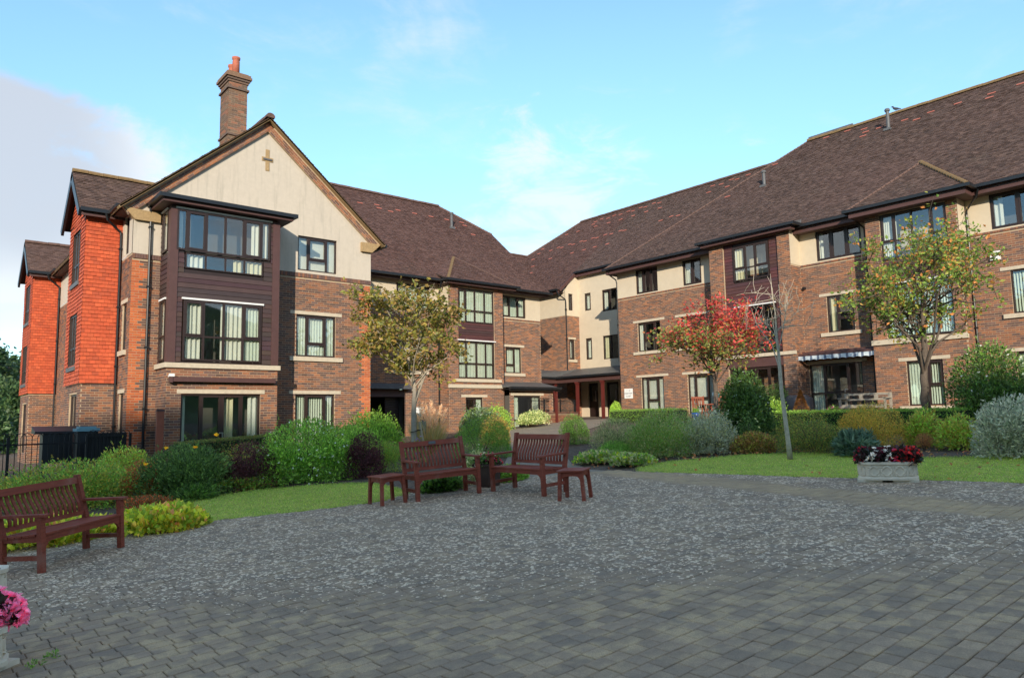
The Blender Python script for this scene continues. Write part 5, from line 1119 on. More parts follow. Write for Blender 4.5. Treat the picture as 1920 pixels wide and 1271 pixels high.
bush('white_flowered_bush', 'big dark evergreen bush with white flower heads at far right', 'shrub', 21.6, 6.45, 2.5, 2.3, GREEN_D+GREEN_D+GREEN_M[:2], .085, .045, 18000, gloss=True, flowers=(WHITEF, 45, .05, 0), group=RB_, lump=.14)
bush('silver_shrub', 'large silver-grey shrub at the right edge', 'shrub', 15.35, 4.25, 1.55, 1.12, SILVER, .09, .028, 11000, group=RB_, up=.45, lump=.28, shoots=90, cvar=(.5, 1.45))
bush('leafy_shrub', 'glossy green shrub right of the tall evergreen', 'shrub', 22.6, 13.3, 1.1, 1.0, GREEN_M+GREEN_L[:2], .06, .03, 5000, gloss=True, group='shrubs on the terrace')
bush('dark_shrub', 'dark round shrub against the wall by the covered furniture', 'shrub', 26.6, 15.4, 1.3, 1.45, GREEN_D, .06, .03, 6000, group='shrubs on the terrace')
bush('conifer_shrub', 'small pointed lime green conifer beside the entrance canopy', 'shrub', 27.4, 24.6, .62, .95, GREEN_L, .05, .015, 5000, group='shrubs on the terrace', base=.25, lump=.05)
rose = bush('rose_bush', 'yellow rose blooms at the front of the tall evergreen', 'plant', 15.55, 9.75, .5, .85, GREEN_D, .05, .03, 900, group=RB_, flowers=([(.75, .72, .30), (.80, .78, .45)], 9, .045, 0))
# pampas-like grass
def plume_grass(x, y, h):
    z = float(ground(x)); root = empty('plume_grass', (x, y, z)); tag(root, 'tall tawny ornamental grass with feathery plumes behind the benches', 'grass plant')
    n = 500; a = RNG.uniform(0, 6.28, n); r = RNG.uniform(.02, .22, n); P = np.stack([np.cos(a)*r, np.sin(a)*r, RNG.uniform(0, .3, n)], 1); D = np.stack([np.cos(a)*.45, np.sin(a)*.45, np.full(n, 1.)], 1)+RNG.normal(0, .15, (n, 3))
    link('blades', leaf_mesh('blades', P, D, h*.55, .018, [(.40, .31, .14), (.46, .36, .17), (.30, .28, .10)], fold=.5), M['leaf'], root)
    for i in range(14):
        t = random.uniform(0, 6.28); rr = random.uniform(.1, .5); hh = h*random.uniform(.72, 1.0); L = random.uniform(.42, .6); top = Vector((math.cos(t)*rr, math.sin(t)*rr, hh)); base = Vector((math.cos(t)*.06, math.sin(t)*.06, .1))
        d = (top-base).normalized(); k = 160; s = RNG.uniform(0, 1, k); w = .045*np.sin(np.pi*np.clip(s*.95+.05, 0, 1))+.01
        P = np.array(top)[None]-np.outer(1-s, np.array(d))*L+RNG.normal(0, 1, (k, 3))*w[:, None]*.5; D = np.array(d)[None]+RNG.normal(0, .35, (k, 3))
        p = link('plume', leaf_mesh('plume', P, D, .09, .016, [(.58, .42, .26), (.64, .48, .32), (.50, .35, .23)]), M['leaf'], root)
        MB().tube([base, base.lerp(top, .8)], .004, 4).build('stem', M['stake'], p)
plume_grass(11.2, 17.0, 1.62)
bush('purple_flower', 'small mauve aster clump at the foot of the staked tree', 'plant', 10.55, 16.4, .45, .75, OLIVE+GREEN_M[:2], .05, .015, 900, flowers=([(.30, .16, .42), (.40, .22, .5)], 60, .03, 0), group='shrubs round the path')
# clipped hedges
def hedge(label, x0, y0, x1, y1, wd, h, pal, n, L=.028, z=None):
    p, q = np.array((x0, y0)), np.array((x1, y1)); Ln = np.linalg.norm(q-p); u = (q-p)/Ln; v = np.array((-u[1], u[0])); c = (p+q)/2; zz = float(ground(c[0])) if z is None else z
    root = empty('clipped_hedge', (c[0], c[1], zz)); tag(root, label, 'hedge', 'clipped hedges')
    a = RNG.uniform(-Ln/2, Ln/2, n); face = RNG.choice(3, n, p=[.4, .25, .35]); s = RNG.uniform(-1, 1, n); t = RNG.uniform(0, 1, n)
    b = np.where(face == 0, -wd/2, np.where(face == 1, wd/2, s*wd/2)); hz = np.where(face == 2, h, t*h); nrm = np.where((face == 0)[:, None], -v[None], np.where((face == 1)[:, None], v[None], 0)); nz = (face == 2)*1.
    P = np.stack([u[0]*a+v[0]*b, u[1]*a+v[1]*b, hz+u[0]*a*.0+.056*(u[0]*a)], 1)+RNG.normal(0, .022, (n, 3)); D = np.concatenate([nrm, nz[:, None]], 1)+RNG.normal(0, .7, (n, 3))
    link('foliage', leaf_mesh('foliage', P, D, L, L*.6, pal), M['leaf'], root)
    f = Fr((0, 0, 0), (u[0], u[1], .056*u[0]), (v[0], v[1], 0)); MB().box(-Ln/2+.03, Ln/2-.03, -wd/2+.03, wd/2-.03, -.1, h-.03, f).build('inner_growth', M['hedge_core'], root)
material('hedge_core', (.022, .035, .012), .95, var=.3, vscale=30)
hedge('long clipped green hedge below the terrace at right', 20.3, 6.6, 20.6, 13.4, .6, .56, GREEN_L[:2]+GREEN_M+[(.09, .17, .02)], 26000, .034)
hedge('low clipped hedge outside the ground-floor windows by the entrance sign', 25.2, 18.9, 25.4, 22.9, .7, .50, GREEN_M+GREEN_D[:2], 8000, .045)
hedge('brown-tinged clipped hedge in front of the french doors', 5.6, 20.6, 8.6, 20.5, .6, .86, BROWN[2:]+GREEN_D+OLIVE[:1], 14000, .035)
# ------------------------------------------------------------------ trees
def tree(name, label, x, y, tr, crown, rad, clear, pal, nprim, nsec, lpt, L, W, prob=None, bark='bark', lean=(0, 0), gnarl=.12, leafy=1.0, group=None, up=.2, spread=.16, z=None, ltop=None, droop=0., wild=.06, split=None):
    z = float(ground(x)) if z is None else z
    root = empty(name, (x, y, z)); tag(root, label, 'tree', group)
    C = Vector(crown)-Vector((x, y, z)); R = Vector(rad); tw = MB(); lb = MB()
    fork = Vector((lean[0], lean[1], clear)); top = Vector((C.x, C.y, C.z+R.z*.75))
    n = 8; pts = [Vector((lean[0]*t, lean[1]*t, clear*t))+Vector((random.uniform(-1, 1), random.uniform(-1, 1), 0))*tr*.25*(0 < t < 1) for t in [i/5 for i in range(6)]]
    for i in range(1, 6): t = i/5; pts.append(fork.lerp(top, t)+Vector((random.uniform(-1, 1), random.uniform(-1, 1), 0))*gnarl*R.x*.4*(t < 1))
    k = len(pts); rr = [tr*(1.25 if i == 0 else 1.05-.25*i/5) if i <= 5 else tr*.8*(1-(i-5)/5.3) for i in range(k)]
    tw.tube(pts, rr, 9); tw.build('trunk', M[bark], root, smooth=True)
    LP, LD = [], []
    def limb(a, b, r0, r1, sub, lf):
        m1 = a.lerp(b, .35)+Vector((random.uniform(-1, 1), random.uniform(-1, 1), random.uniform(.0, 1)))*gnarl*(b-a).length; m2 = a.lerp(b, .7)+Vector((random.uniform(-1, 1), random.uniform(-1, 1), random.uniform(-.2, .6)))*gnarl*(b-a).length
        lb.tube([a, m1, m2, b], [r0, r0*.75+r1*.25, r0*.4+r1*.6, r1], 5, cap=False)
        q = [a, m1, m2, b]
        if sub:
            for j in range(nsec):
                t = random.uniform(.3, 1.0); i = min(2, int(t*3)); p = q[i].lerp(q[i+1], t*3-i) if i < 3 else b
                d = Vector((random.gauss(0, 1), random.gauss(0, 1), random.gauss(up, .7))).normalized(); e = p+Vector((d.x*R.x, d.y*R.y, d.z*R.z))*random.uniform(.25, .55)
                v = e-C; s = math.sqrt((v.x/R.x)**2+(v.y/R.y)**2+(v.z/R.z)**2)
                if s > 1.0: e = C+v/s*random.uniform(.80, 1.0+wild)
                limb(p, e, r1*.8+.002, .0035, False, True)
        if lf and random.random() < leafy:
            m = max(1, int(lpt*random.uniform(.5, 1.4)))
            for j in range(m):
                t = random.uniform(.35 if sub is False else .8, 1.05); i = min(2, int(t*3)); p = q[i].lerp(q[i+1], min(t*3-i, 1.1))
                LP.append(p+Vector((random.gauss(0, 1), random.gauss(0, 1), random.gauss(0, 1)))*spread); LD.append((random.gauss(0, 1), random.gauss(0, 1), random.gauss(.1-droop, .7)))
    for i in range(nprim):
        t = random.uniform(.0, .95); a = fork.lerp(top, t*.9)
        g = i*2.4+random.uniform(-.4, .4); el = random.uniform(-.35, .9)*(1 if t < .6 else .8)
        v = Vector((math.cos(g)*math.cos(el), math.sin(g)*math.cos(el), math.sin(el))); e = C+Vector((v.x*R.x, v.y*R.y, v.z*R.z))*random.uniform(.6, 1.0+wild*.6)
        if e.z < a.z-.35*R.z: a = fork.lerp(top, t*.3)
        limb(a, e, tr*.32*(1-.5*t), tr*.07, True, True)
    lb.build('branches', M[bark], root, smooth=True)
    if LP:
        LPa = np.array([tuple(p) for p in LP]); LDa = np.array(LD)
        if split is None: link('foliage', leaf_mesh('foliage', LPa, LDa, L, W, pal, prob=prob), M['leaf'], root)
        else:
            q = (LPa[:, 2]-C.z)/R.z*.9+((LPa[:, 0]-C.x)*.77-(LPa[:, 1]-C.y)*.64)/R.x*.35+.35*np.sin(LPa[:, 0]*5+LPa[:, 1]*4)+RNG.normal(0, .3, len(LPa)); k = q > split
            link('red_foliage', leaf_mesh('red_foliage', LPa[k], LDa[k], L, W, pal[:4], prob=[.36, .34, .2, .1]), M['leaf'], root); link('foliage', leaf_mesh('foliage', LPa[~k], LDa[~k], L, W, pal[4:], prob=[.35, .3, .22, .13]), M['leaf'], root)
    return root
MAPLE = [(0.194, 0.172, 0.029), (0.146, 0.150, 0.029), (0.242, 0.194, 0.038), (0.103, 0.120, 0.024), (0.230, 0.150, 0.043), (0.169, 0.114, 0.038)]
st = tree('staked_tree', 'young yellowing maple tied to a stake behind the middle bench', 10.55, 16.7, .085, (10.4, 16.85, 2.30), (1.55, 1.55, 1.75), 1.30, MAPLE, 24, 6, 30, .135, .085, bark='bark_pale', gnarl=.10, spread=.085, up=.1, wild=.28)
mb = MB(); mb.tube([(.30, -.16, -.05), (.12, -.10, 1.05)], [.042, .038], 8); mb.build('stake', M['stake'], st); MB().tube([(-.09, -.09, .78), (.0, -.12, .80), (.2, -.14, .84), (.22, -.04, .84), (.0, .09, .80), (-.09, .0, .78), (-.09, -.09, .78)], .012, 5).build('tie', M['black_iron'], st)
tree('bare_tree', 'slender grey tree nearly bare of leaves on the right lawn', 13.72, 7.72, .046, (13.58, 7.84, 1.95), (.80, .80, 1.20), 1.70, [(.42, .14, .045), (.36, .10, .04), (.20, .16, .05)], 12, 6, 3, .075, .045, bark='bark_grey', lean=(-.08, .065), leafy=.22, gnarl=.06, up=.9, spread=.03)
RED = [(.38, .045, .045), (.43, .070, .045), (.30, .040, .038), (.38, .15, .04), (.16, .18, .04), (.12, .155, .035), (.21, .20, .05), (.28, .11, .04)]
tree('red_tree', 'small autumn tree with crimson and green leaves behind the tall evergreen', 18.2, 12.45, .08, (18.15, 12.5, 2.20), (1.62, 1.62, 1.22), 1.45, RED, 26, 7, 28, .12, .06, spread=.10, up=.1, wild=.22, split=.12, prob=[.16, .13, .09, .09, .19, .17, .10, .07])
TGR = [(0.131, 0.212, 0.034), (0.176, 0.252, 0.040), (0.103, 0.159, 0.029), (0.234, 0.239, 0.044), (0.437, 0.173, 0.044), (0.321, 0.199, 0.044), (0.073, 0.133, 0.023)]
tree('autumn_tree', 'broad green tree turning orange in front of the right-hand bay window', 21.7, 8.1, .125, (21.75, 7.95, 3.05), (2.0, 2.0, 2.55), 1.35, TGR, 34, 7, 24, .12, .072, spread=.09, up=1.3, droop=.3, wild=.25, prob=[.22, .18, .17, .12, .13, .10, .08])
DK = [(.025, .05, .015), (.035, .07, .02), (.05, .085, .025), (.02, .04, .014), (.06, .09, .03)]
for i, (x, y, zc_, r, rz, lab) in enumerate(((2.2, 66, 2.2, 5.5, 5.0, 'dark green tree beyond the iron railings at the left edge'), (6.0, 74, 2.0, 4.6, 5.0, 'dark green tree partly hidden by the rear tile-hung bay'), (-4.5, 70, 2.6, 5.5, 5.4, 'dark green tree just outside the left edge beyond the railings'))):
    tree('broadleaf_tree', lab, x, y, .28, (x, y, zc_), (r, r, rz), 2.0, DK, 26, 7, 34, .42, .30, spread=.5, group='trees beyond the railings')
for i, (x, y) in enumerate(((17, -26), (27, -24), (36, -20), (6, -30))):
    tree('broadleaf_tree', 'tall dark tree behind the viewpoint, %s' % ('second from the added rise', 'left of the pair at the road end', 'right of the pair at the road end', 'nearest the foot of the added rise')[i], x, y, .3, (x, y, 5.0), (5, 5, 5.0), 3.0, DK, 18, 6, 26, .6, .45, spread=.6, group='trees behind the viewpoint')
bush('boundary_shrub', 'dark shrub mass beyond the railings at the left edge', 'shrub', 1.5, 50, 7.5, 4.6, [(.05, .09, .03), (.07, .12, .035), (.035, .065, .022)], .30, .2, 9000, lump=.22, group='trees beyond the railings')
bush('boundary_shrub', 'dark shrub mass beside the rear tile-hung bay', 'shrub', 4.6, 58, 6.5, 5.0, [(.05, .09, .03), (.06, .10, .03), (.035, .065, .022)], .30, .2, 8000, lump=.22, group='trees beyond the railings')
# fallen leaves
n = 900; x = RNG.uniform(11.2, 18, n); y = RNG.uniform(3.5, 11.5, n); keep = ~inpoly(x, y, LAWN_R) | (RNG.uniform(0, 1, n) < .10); keep &= ~inpoly(x, y, COURT); x, y = x[keep], y[keep]; n = len(x)
P = np.stack([x, y, ground(x)+.012+RNG.uniform(0, .015, n)], 1); D = RNG.normal(0, 1, (n, 3)); D[:, 2] *= .25
o = link('fallen_leaves', leaf_mesh('fallen_leaves', P, D, .075, .05, [(.40, .15, .05), (.32, .11, .04), (.22, .11, .06), (.45, .22, .08)]), M['leaf']); tag(o, 'scattered orange fallen leaves on the right bed', 'leaves', kind='stuff')
# ================================================================== FURNITURE AND SMALL THINGS
def wood_extra(nt, c, vec, tcn):
    mp = N(nt, 'ShaderNodeMapping'); mp.inputs['Scale'].default_value = (3, 40, 40); nt.links.new(tcn.outputs['Object'], mp.inputs[0])
    c = mixc(nt, maprange(nt, noise(nt, mp.outputs[0], 1.5, 5, .6), .35, .7, 0, .6), c, (.14, .036, .022))
    return mixc(nt, maprange(nt, noise(nt, tcn.outputs['Object'], 4, 5, .65), .50, .72, 0, .45), c, (.36, .20, .15))
material('teak', (.30, .070, .040), .62, spec=.25, extra=wood_extra, var=.15, vscale=6, bump=.1, bscale=60)
material('grey_wood', (.30, .27, .22), .85, var=.2, vscale=12, bump=.2)
material('red_wood', (.26, .07, .035), .6, var=.15, vscale=8)
material('plaque', (.22, .24, .26), .35, metal=.6)
def on_ground(o, x, y, ux, uy):
    l = math.hypot(ux, uy); ux, uy = ux/l, uy/l; u = Vector((ux, uy, .056*ux)).normalized(); v = Vector((-uy, ux, -.056*uy)); v = (v-u*v.dot(u)).normalized(); w_ = u.cross(v)
    o.matrix_world = Matrix.Translation((x, y, float(ground(x))+.006)) @ Matrix((u, v, w_)).transposed().to_4x4(); return o
def arch_bracket(mb, p, dx, dz, th, axis):                 # little curved brace in the corner of leg and rail
    pts = [(0, 0)]+[(dx*(1-math.cos(t)), -dz*(1-math.sin(t))) for t in [math.pi/2*(1-i/5) for i in range(6)]]
    pts = [(0, 0), (dx, 0), (dx*.6, -dz*.12), (dx*.28, -dz*.40), (dx*.1, -dz*.75), (0, -dz)]
    A, B_ = [], []
    for a, z in pts:
        q = Vector(p)+(Vector((a, 0, z)) if axis == 'x' else Vector((0, a, z))); t = Vector((0, th/2, 0)) if axis == 'x' else Vector((th/2, 0, 0)); A.append(q-t); B_.append(q+t)
    mb.quad(*A); mb.quad(*B_[::-1]); k = len(A)
    for i in range(k): mb.quad(A[i], B_[i], B_[(i+1) % k], A[(i+1) % k])
def bench(label, x, y, ux, uy, Wd, nsl, plaque=False, split=0):
    """origin at the middle of the front legs; x along the seat, y towards the back"""
    root = empty('garden_bench'); tag(root, label, 'bench', 'dark teak garden benches'); Dp = .50; a = Wd/2; T = M['teak']
    for s in (-1, 1):
        MB().box(s*a-.032, s*a+.032, -.03, .03, 0, .615).build('front_leg', T, root)
        mb = MB(); mb.bar((s*a, Dp, 0), (s*a, Dp, .42), .062, .062, (0, 1, 0)); mb.bar((s*a, Dp-.004, .40), (s*a, Dp+.115, .935), .060, .060, (0, 1, 0)); mb.box(s*a-.03, s*a+.03, Dp+.085, Dp+.145, .925, .955); mb.build('back_post', T, root)
        mb = MB(); q = [(-.075, .615), (Dp+.04, .625)]
        mb.box(s*a-.046, s*a+.046, -.085, Dp+.03, .615, .643); mb.build('arm', T, root)
        MB().box(s*a-.018, s*a+.018, .03, Dp-.03, .135, .185).build('side_stretcher', T, root); MB().box(s*a-.018, s*a+.018, .03, Dp-.03, .335, .405).build('side_rail', T, root)
    mb = MB(); mb.box(-a+.032, a-.032, -.018, .018, .335, .405); arch_bracket(mb, (-a+.032, 0, .336), .10, .12, .03, 'x'); arch_bracket(mb, (a-.032, 0, .336), -.10, .12, .03, 'x'); mb.build('front_rail', T, root)
    MB().box(-a+.03, a-.03, Dp-.02, Dp+.02, .335, .405).build('back_rail', T, root)
    for i in range(6): MB().box(-a-.03 if i else -a+.033, a+.03 if i else a-.033, -.035+i*.088, .040+i*.088, .407-.006*i, .430-.006*i).build('seat_slat', T, root)
    back = lambda z: Dp-.004+.119*(z-.40)/.535
    tr_ = MB().bar((-a+.03, back(.885), .885), (a-.03, back(.885), .885), .036, .085, (0, .2, 1)).build('top_rail', T, root); MB().bar((-a+.03, back(.47), .47), (a-.03, back(.47), .47), .034, .055, (0, .2, 1)).build('lower_rail', T, root)
    xs = np.linspace(-a+.03, a-.03, nsl+2)[1:-1]; sw = (xs[1]-xs[0])*.25
    mb = MB(); k = 7
    zz = [.49+(.845-.49)*i/(k-1) for i in range(k)]; F0 = len(mb.V)
    for i, z in enumerate(zz):
        t = i/(k-1); off = -.030*math.sin(t*math.pi*1.5+.4); yb = back(z)+off
        for sx, sy in ((-1, -1), (1, -1), (1, 1), (-1, 1)): mb.V.append((sx*sw, yb+sy*.009, z))
    for i in range(k-1):
        for q in range(4): b = i*4; mb.F.append((b+q, b+(q+1) % 4, b+4+(q+1) % 4, b+4+q)); mb.C.append((1, 1, 1))
    me = mesh_from('back_slat', mb.V, mb.F); me.materials.append(T)
    for xx in xs: link('back_slat', me, None, root).location = (xx, 0, 0)
    if plaque:
        y0_ = back(.89)-.024; MB().box(-.065, .065, y0_-.004, y0_+.006, .868, .915).build('plaque', M['plaque'], tr_)
    return on_ground(root, x, y, ux, uy)
bench('dark teak bench in the lower left corner, before the yellow ground cover', 1.79, 10.20, .757, .653, 1.28, 15)
bench('dark teak bench with a metal plaque on its top rail, beside the left side table', 7.085, 10.12, .987, -.16, 1.13, 15, plaque=True)
bench('dark teak bench turned sideways with its back to the path', 7.915, 9.335, .02, -1, 1.27, 16)
def side_table(label, x, y, ux, uy, s=.44):
    root = empty('side_table'); tag(root, label, 'table', 'teak side tables'); a = s/2-.03; T = M['teak']
    for i in range(5): MB().box(-s/2-.015, s/2+.015, -s/2-.015+i*(s+.03)/5+.002, -s/2-.015+(i+1)*(s+.03)/5-.002, .43, .452).build('top_slat', T, root)
    for sx in (-1, 1):
        for sy in (-1, 1): mb = MB(); mb.bar((sx*(a+.022), sy*(a+.022), 0), (sx*a, sy*a, .43), .05, .05, (0, 1, 0)); mb.build('leg', T, root)
    for ax in ('x', 'y'):
        for sg in (-1, 1):
            mb = MB()
            if ax == 'x': mb.box(-a+.02, a-.02, sg*a-.012, sg*a+.012, .365, .43); arch_bracket(mb, (-a+.02, sg*a, .366), .07, .08, .022, 'x'); arch_bracket(mb, (a-.02, sg*a, .366), -.07, .08, .022, 'x')
            else: mb.box(sg*a-.012, sg*a+.012, -a+.02, a-.02, .365, .43); arch_bracket(mb, (sg*a, -a+.02, .366), .07, .08, .022, 'y'); arch_bracket(mb, (sg*a, a-.02, .366), -.07, .08, .022, 'y')
            mb.build('apron', T, root)
    return on_ground(root, x, y, ux, uy)
side_table('small teak side table left of the bench with the plaque', 6.18, 10.58, 1, -.03)
side_table('small teak side table right of the sideways bench', 7.96, 8.03, .47, -.88, .40)
# ------------------------------------------------------------------ stone troughs with flowers
material('cast_stone', (.72, .62, .47), .85, var=.12, vscale=12, bump=.15, bscale=120)
material('compost', (.03, .022, .016), .95)
BEG_LEAF = [(.045, .022, .024), (.032, .034, .022), (.07, .028, .028), (.025, .038, .018)]
def trough(label, x, y, ux, uy, L, Dp, Hh, blooms, seed, cat='planter', clump=(1.0, .26)):
    root = empty('stone_trough'); tag(root, label, cat, 'cast stone troughs')
    ch = .13; base = [(-L/2+ch, -Dp/2), (L/2-ch, -Dp/2), (L/2, -Dp/2+ch), (L/2, Dp/2-ch), (L/2-ch, Dp/2), (-L/2+ch, Dp/2), (-L/2, Dp/2-ch), (-L/2, -Dp/2+ch)]
    def ring(off, z):
        out = []
        for px, py in base: r = math.hypot(px, py); out.append((px+off*(1 if px > 0 else -1), py+off*(1 if py > 0 else -1), z))
        return out
    mb = MB(); prof = [(.0, .035), (.02, .035), (.02, .065), (.0, .085), (.0, Hh-.05), (.022, Hh-.035), (.022, Hh), (-.035, Hh), (-.035, Hh-.06)]
    rows = [ring(o_, z_) for o_, z_ in prof]; n = 8
    for r_ in rows: mb.V += r_
    for j in range(len(rows)-1):
        for i in range(n): mb.F.append((j*n+i, j*n+(i+1) % n, (j+1)*n+(i+1) % n, (j+1)*n+i)); mb.C.append((1, 1, 1))
    mb.F.append(tuple(range(n))[::-1]); mb.C.append((1, 1, 1))
    for s in (-1, 1): mb.box(s*L/2*.62-.17, s*L/2*.62+.17, -Dp/2+.015, Dp/2-.015, 0, .036)
    tr_ = mb.build('trough', M['cast_stone'], root)
    mb = MB(); mb.F.append(tuple(range(8))); mb.V += ring(-.03, Hh-.05); mb.C.append((1, 1, 1)); mb.build('compost', M['compost'], root)
    # raised quatrefoil tracery
    ph = Hh-.15; zc_ = .085+ph/2+.007; rq = ph*.46
    def quatre(cx, cy, tx, ty, sq=1.0):
        mb = MB(); pts = []
        for i in range(41):
            t = 2*math.pi*i/40; rr = rq*(.80+.20*abs(math.cos(2*t))**.6); pts.append((cx+tx*rr*math.cos(t)*sq, cy+ty*rr*math.cos(t)*sq, zc_+rr*math.sin(t)))
        mb.tube(pts, .016, 6, cap=False); mb.build('quatrefoil', M['cast_stone'], tr_)
        for sx in (-1, 1):
            for sz in (-1, 1):
                c_ = Vector((cx+tx*sx*rq*sq*.92, cy+ty*sx*rq*sq*.92, zc_+sz*rq*.92)); e_ = Vector((cx+tx*sx*rq*sq*.66, cy+ty*sx*rq*sq*.66, zc_+sz*rq*.66))
                MB().tube([c_, e_], [.022, .010], 5).build('spandrel', M['cast_stone'], tr_)
    k = max(1, round((L-2*ch)/(ph*1.22))); 
    for sgy in (-1, 1):
        for i in range(k): quatre(-L/2+ch+(L-2*ch)*(i+.5)/k, sgy*Dp/2, 1, 0)
    for sx in (-1, 1):
        for sy in (-1, 1): quatre(sx*(L/2-ch/2), sy*(Dp/2-ch/2), .7071*sx, -.7071*sy, .62)
        quatre(sx*L/2, 0, 0, 1, min(1., (Dp-2*ch)/(2.2*rq)))
    # begonias: a clump per colour patch
    rs = np.random.default_rng(seed); h = clump[1]
    for (fx, wid, cols, nf) in blooms:
        pl_ = empty('begonia', (fx*L*.46, 0, Hh-.04), parent=root); nn = int(650*wid/.3)
        P, v = dome_points(nn, wid*clump[0], Dp*1.02, h, .2, .3, .45); D = v+RNG.normal(0, .6, (nn, 3)); link('leaves', leaf_mesh('leaves', P, D, .055, .05, BEG_LEAF), M['leaf_gloss'], pl_)
        P, v = dome_points(int(nf*1.5), wid*1.06*clump[0], Dp*1.08, h*1.06, .2, .3, .10); flower_heads(pl_, P, v+np.array((0, 0, .2)), .042, cols, 6, 'blooms')
    return on_ground(root, x, y, ux, uy)
WH = [(.86, .78, .66), (.80, .72, .62)]; RD = [(.72, .03, .035), (.64, .02, .035), (.80, .06, .04)]; PK = [(.55, .06, .16), (.62, .10, .20)]; DR = [(.16, .012, .03), (.22, .015, .04)]; PINK = [(.85, .26, .42), (.88, .34, .48), (.80, .20, .36)]
trough('stone trough of red and white begonias at the edge of the right lawn', 11.50, 4.90, .36, -.93, .78, .40, .30, [(-.9, .24, DR+RD[:1], 26), (-.5, .26, WH, 40), (-.2, .22, DR, 24), (.1, .26, WH, 42), (.42, .24, PK+RD, 44), (.68, .24, DR+RD, 40), (.95, .26, RD, 60)], 3)
trough('stone trough of pink begonias in the bottom left corner', .29, 6.24, .8, .6, .80, .42, .29, [(-.4, .5, PINK, 60), (.35, .5, PINK, 120), (.95, .40, PINK, 190)], 5, clump=(1.05, .25))
trough('stone trough just behind the pink begonias at the left edge', .50, 8.45, .8, .6, .80, .42, .33, [(-.4, .5, GREEN_M, 10), (.4, .4, [(.7, .5, .1)], 6)], 6, clump=(.8, .08))
# square brown tub with red flowers between the benches
pot = empty('wooden_tub'); tag(pot, 'square brown tub of red and white flowers between the two benches', 'planter')
mb = MB(); b_, t_ = .15, .18
lo = [(sx*b_, sy*b_, 0) for sx, sy in ((-1, -1), (1, -1), (1, 1), (-1, 1))]; hi = [(sx*t_, sy*t_, .40) for sx, sy in ((-1, -1), (1, -1), (1, 1), (-1, 1))]
for i in range(4): mb.quad(lo[i], lo[(i+1) % 4], hi[(i+1) % 4], hi[i])
mb.quad(*lo[::-1]); mb.quad(*[(x_, y_, .36) for x_, y_, z_ in hi]); mb.box(-.20, .20, -.20, -.16, .37, .41).box(-.20, .20, .16, .20, .37, .41).box(-.20, -.16, -.16, .16, .37, .41).box(.16, .20, -.16, .16, .37, .41); mb.build('tub', material('tub', (.060, .032, .022), .7, var=.2), pot)
P, v = dome_points(900, .5, .5, .26, .2, .3, .4); P[:, 2] += .36; link('leaves', leaf_mesh('leaves', P, v+RNG.normal(0, .6, (900, 3)), .05, .04, GREEN_D+BEG_LEAF[:2]), M['leaf'], pot)
for cols, nf in ((RD+PK, 60), (WH, 18)): P, v = dome_points(nf, .52, .52, .28, .2, .3, .1); P[:, 2] += .36; flower_heads(pot, P, v, .03, cols, 5, 'blooms')
on_ground(pot, 8.30, 10.62, 1, .2)
# ------------------------------------------------------------------ railings
def railing(label, x0, y0, x1, y1, ztop, zbot, gap=.115, group='black hooped railings'):
    p, q = Vector((x0, y0, 0)), Vector((x1, y1, 0)); L = (q-p).length; d = (q-p)/L; root = empty('iron_railing', (x0, y0, zbot)); tag(root, label, 'railing', group); H_ = ztop-zbot
    pt = lambda a, z: d*a+Vector((0, 0, z))
    for z in (H_*.14, H_*.80): MB().bar(pt(0, z), pt(L, z), .012, .035).build('rail', M['black_iron'], root)
    n = int(L/gap); me = None
    hoop = MB(); pts = [Vector((0, 0, 0)), Vector((0, 0, H_-gap))]+[Vector((0, 0, H_-gap))+d*(gap-gap*math.cos(t))+Vector((0, 0, gap*math.sin(t))) for t in [math.pi*i/6 for i in range(1, 7)]]+[d*(2*gap)]
    hoop.tube(pts, .009, 5); me = mesh_from('hooped_bar', hoop.V, hoop.F); me.materials.append(M['black_iron'])
    for i in range(0, n-1): 
        if i % 3 != 2: link('hooped_bar', me, None, root).location = pt(i*gap, 0)
    m2 = mesh_from('rail_post', (t:=MB().box(-.03, .03, -.03, .03, 0, H_*.93)).V, t.F); m2.materials.append(M['black_iron']); a = 0.
    while a <= L+.01: link('rail_post', m2, None, root).location = pt(a, 0); a += L/max(1, round(L/1.9))
    return root
railing('black hooped railing at the far left in front of the tile-hung bays', -3.0, 21.0, 3.7, 21.4, -.16, -1.52)
railing('black hooped railing returning to the wall beside the brick corner', 3.72, 21.4, 4.75, 21.6, -.12, -1.46)
railing('black hooped railing on the dwarf wall by the entrance canopy', 22.7, 26.0, 28.2, 28.3, .95, .22)
g = empty('iron_gate', (3.72, 21.38, -1.4)); tag(g, 'black close-barred iron gate beside the brick corner at left', 'gate')
for i in range(11): MB().box(i*.085, i*.085+.022, -.01, .012, .04, 1.22).build('gate_bar', M['black_iron'], g)
MB().box(-.03, .9, -.02, .02, .0, .04).box(-.03, .9, -.02, .02, 1.10, 1.14).box(-.03, .9, .02, .03, .0, 1.2).build('gate_frame', M['black_iron'], g)
g2 = empty('iron_gate', (22.25, 26.1, -.45)); tag(g2, 'small black boarded gate beside the lean-to porch', 'gate')
for i in range(6): MB().box(i*.13, i*.13+.12, -.012, .012, .3, 1.42).build('gate_bar', M['black_iron'], g2)
MB().box(0, .78, .012, .03, .45, .52).box(0, .78, .012, .03, 1.2, 1.27).build('gate_frame', M['black_iron'], g2)
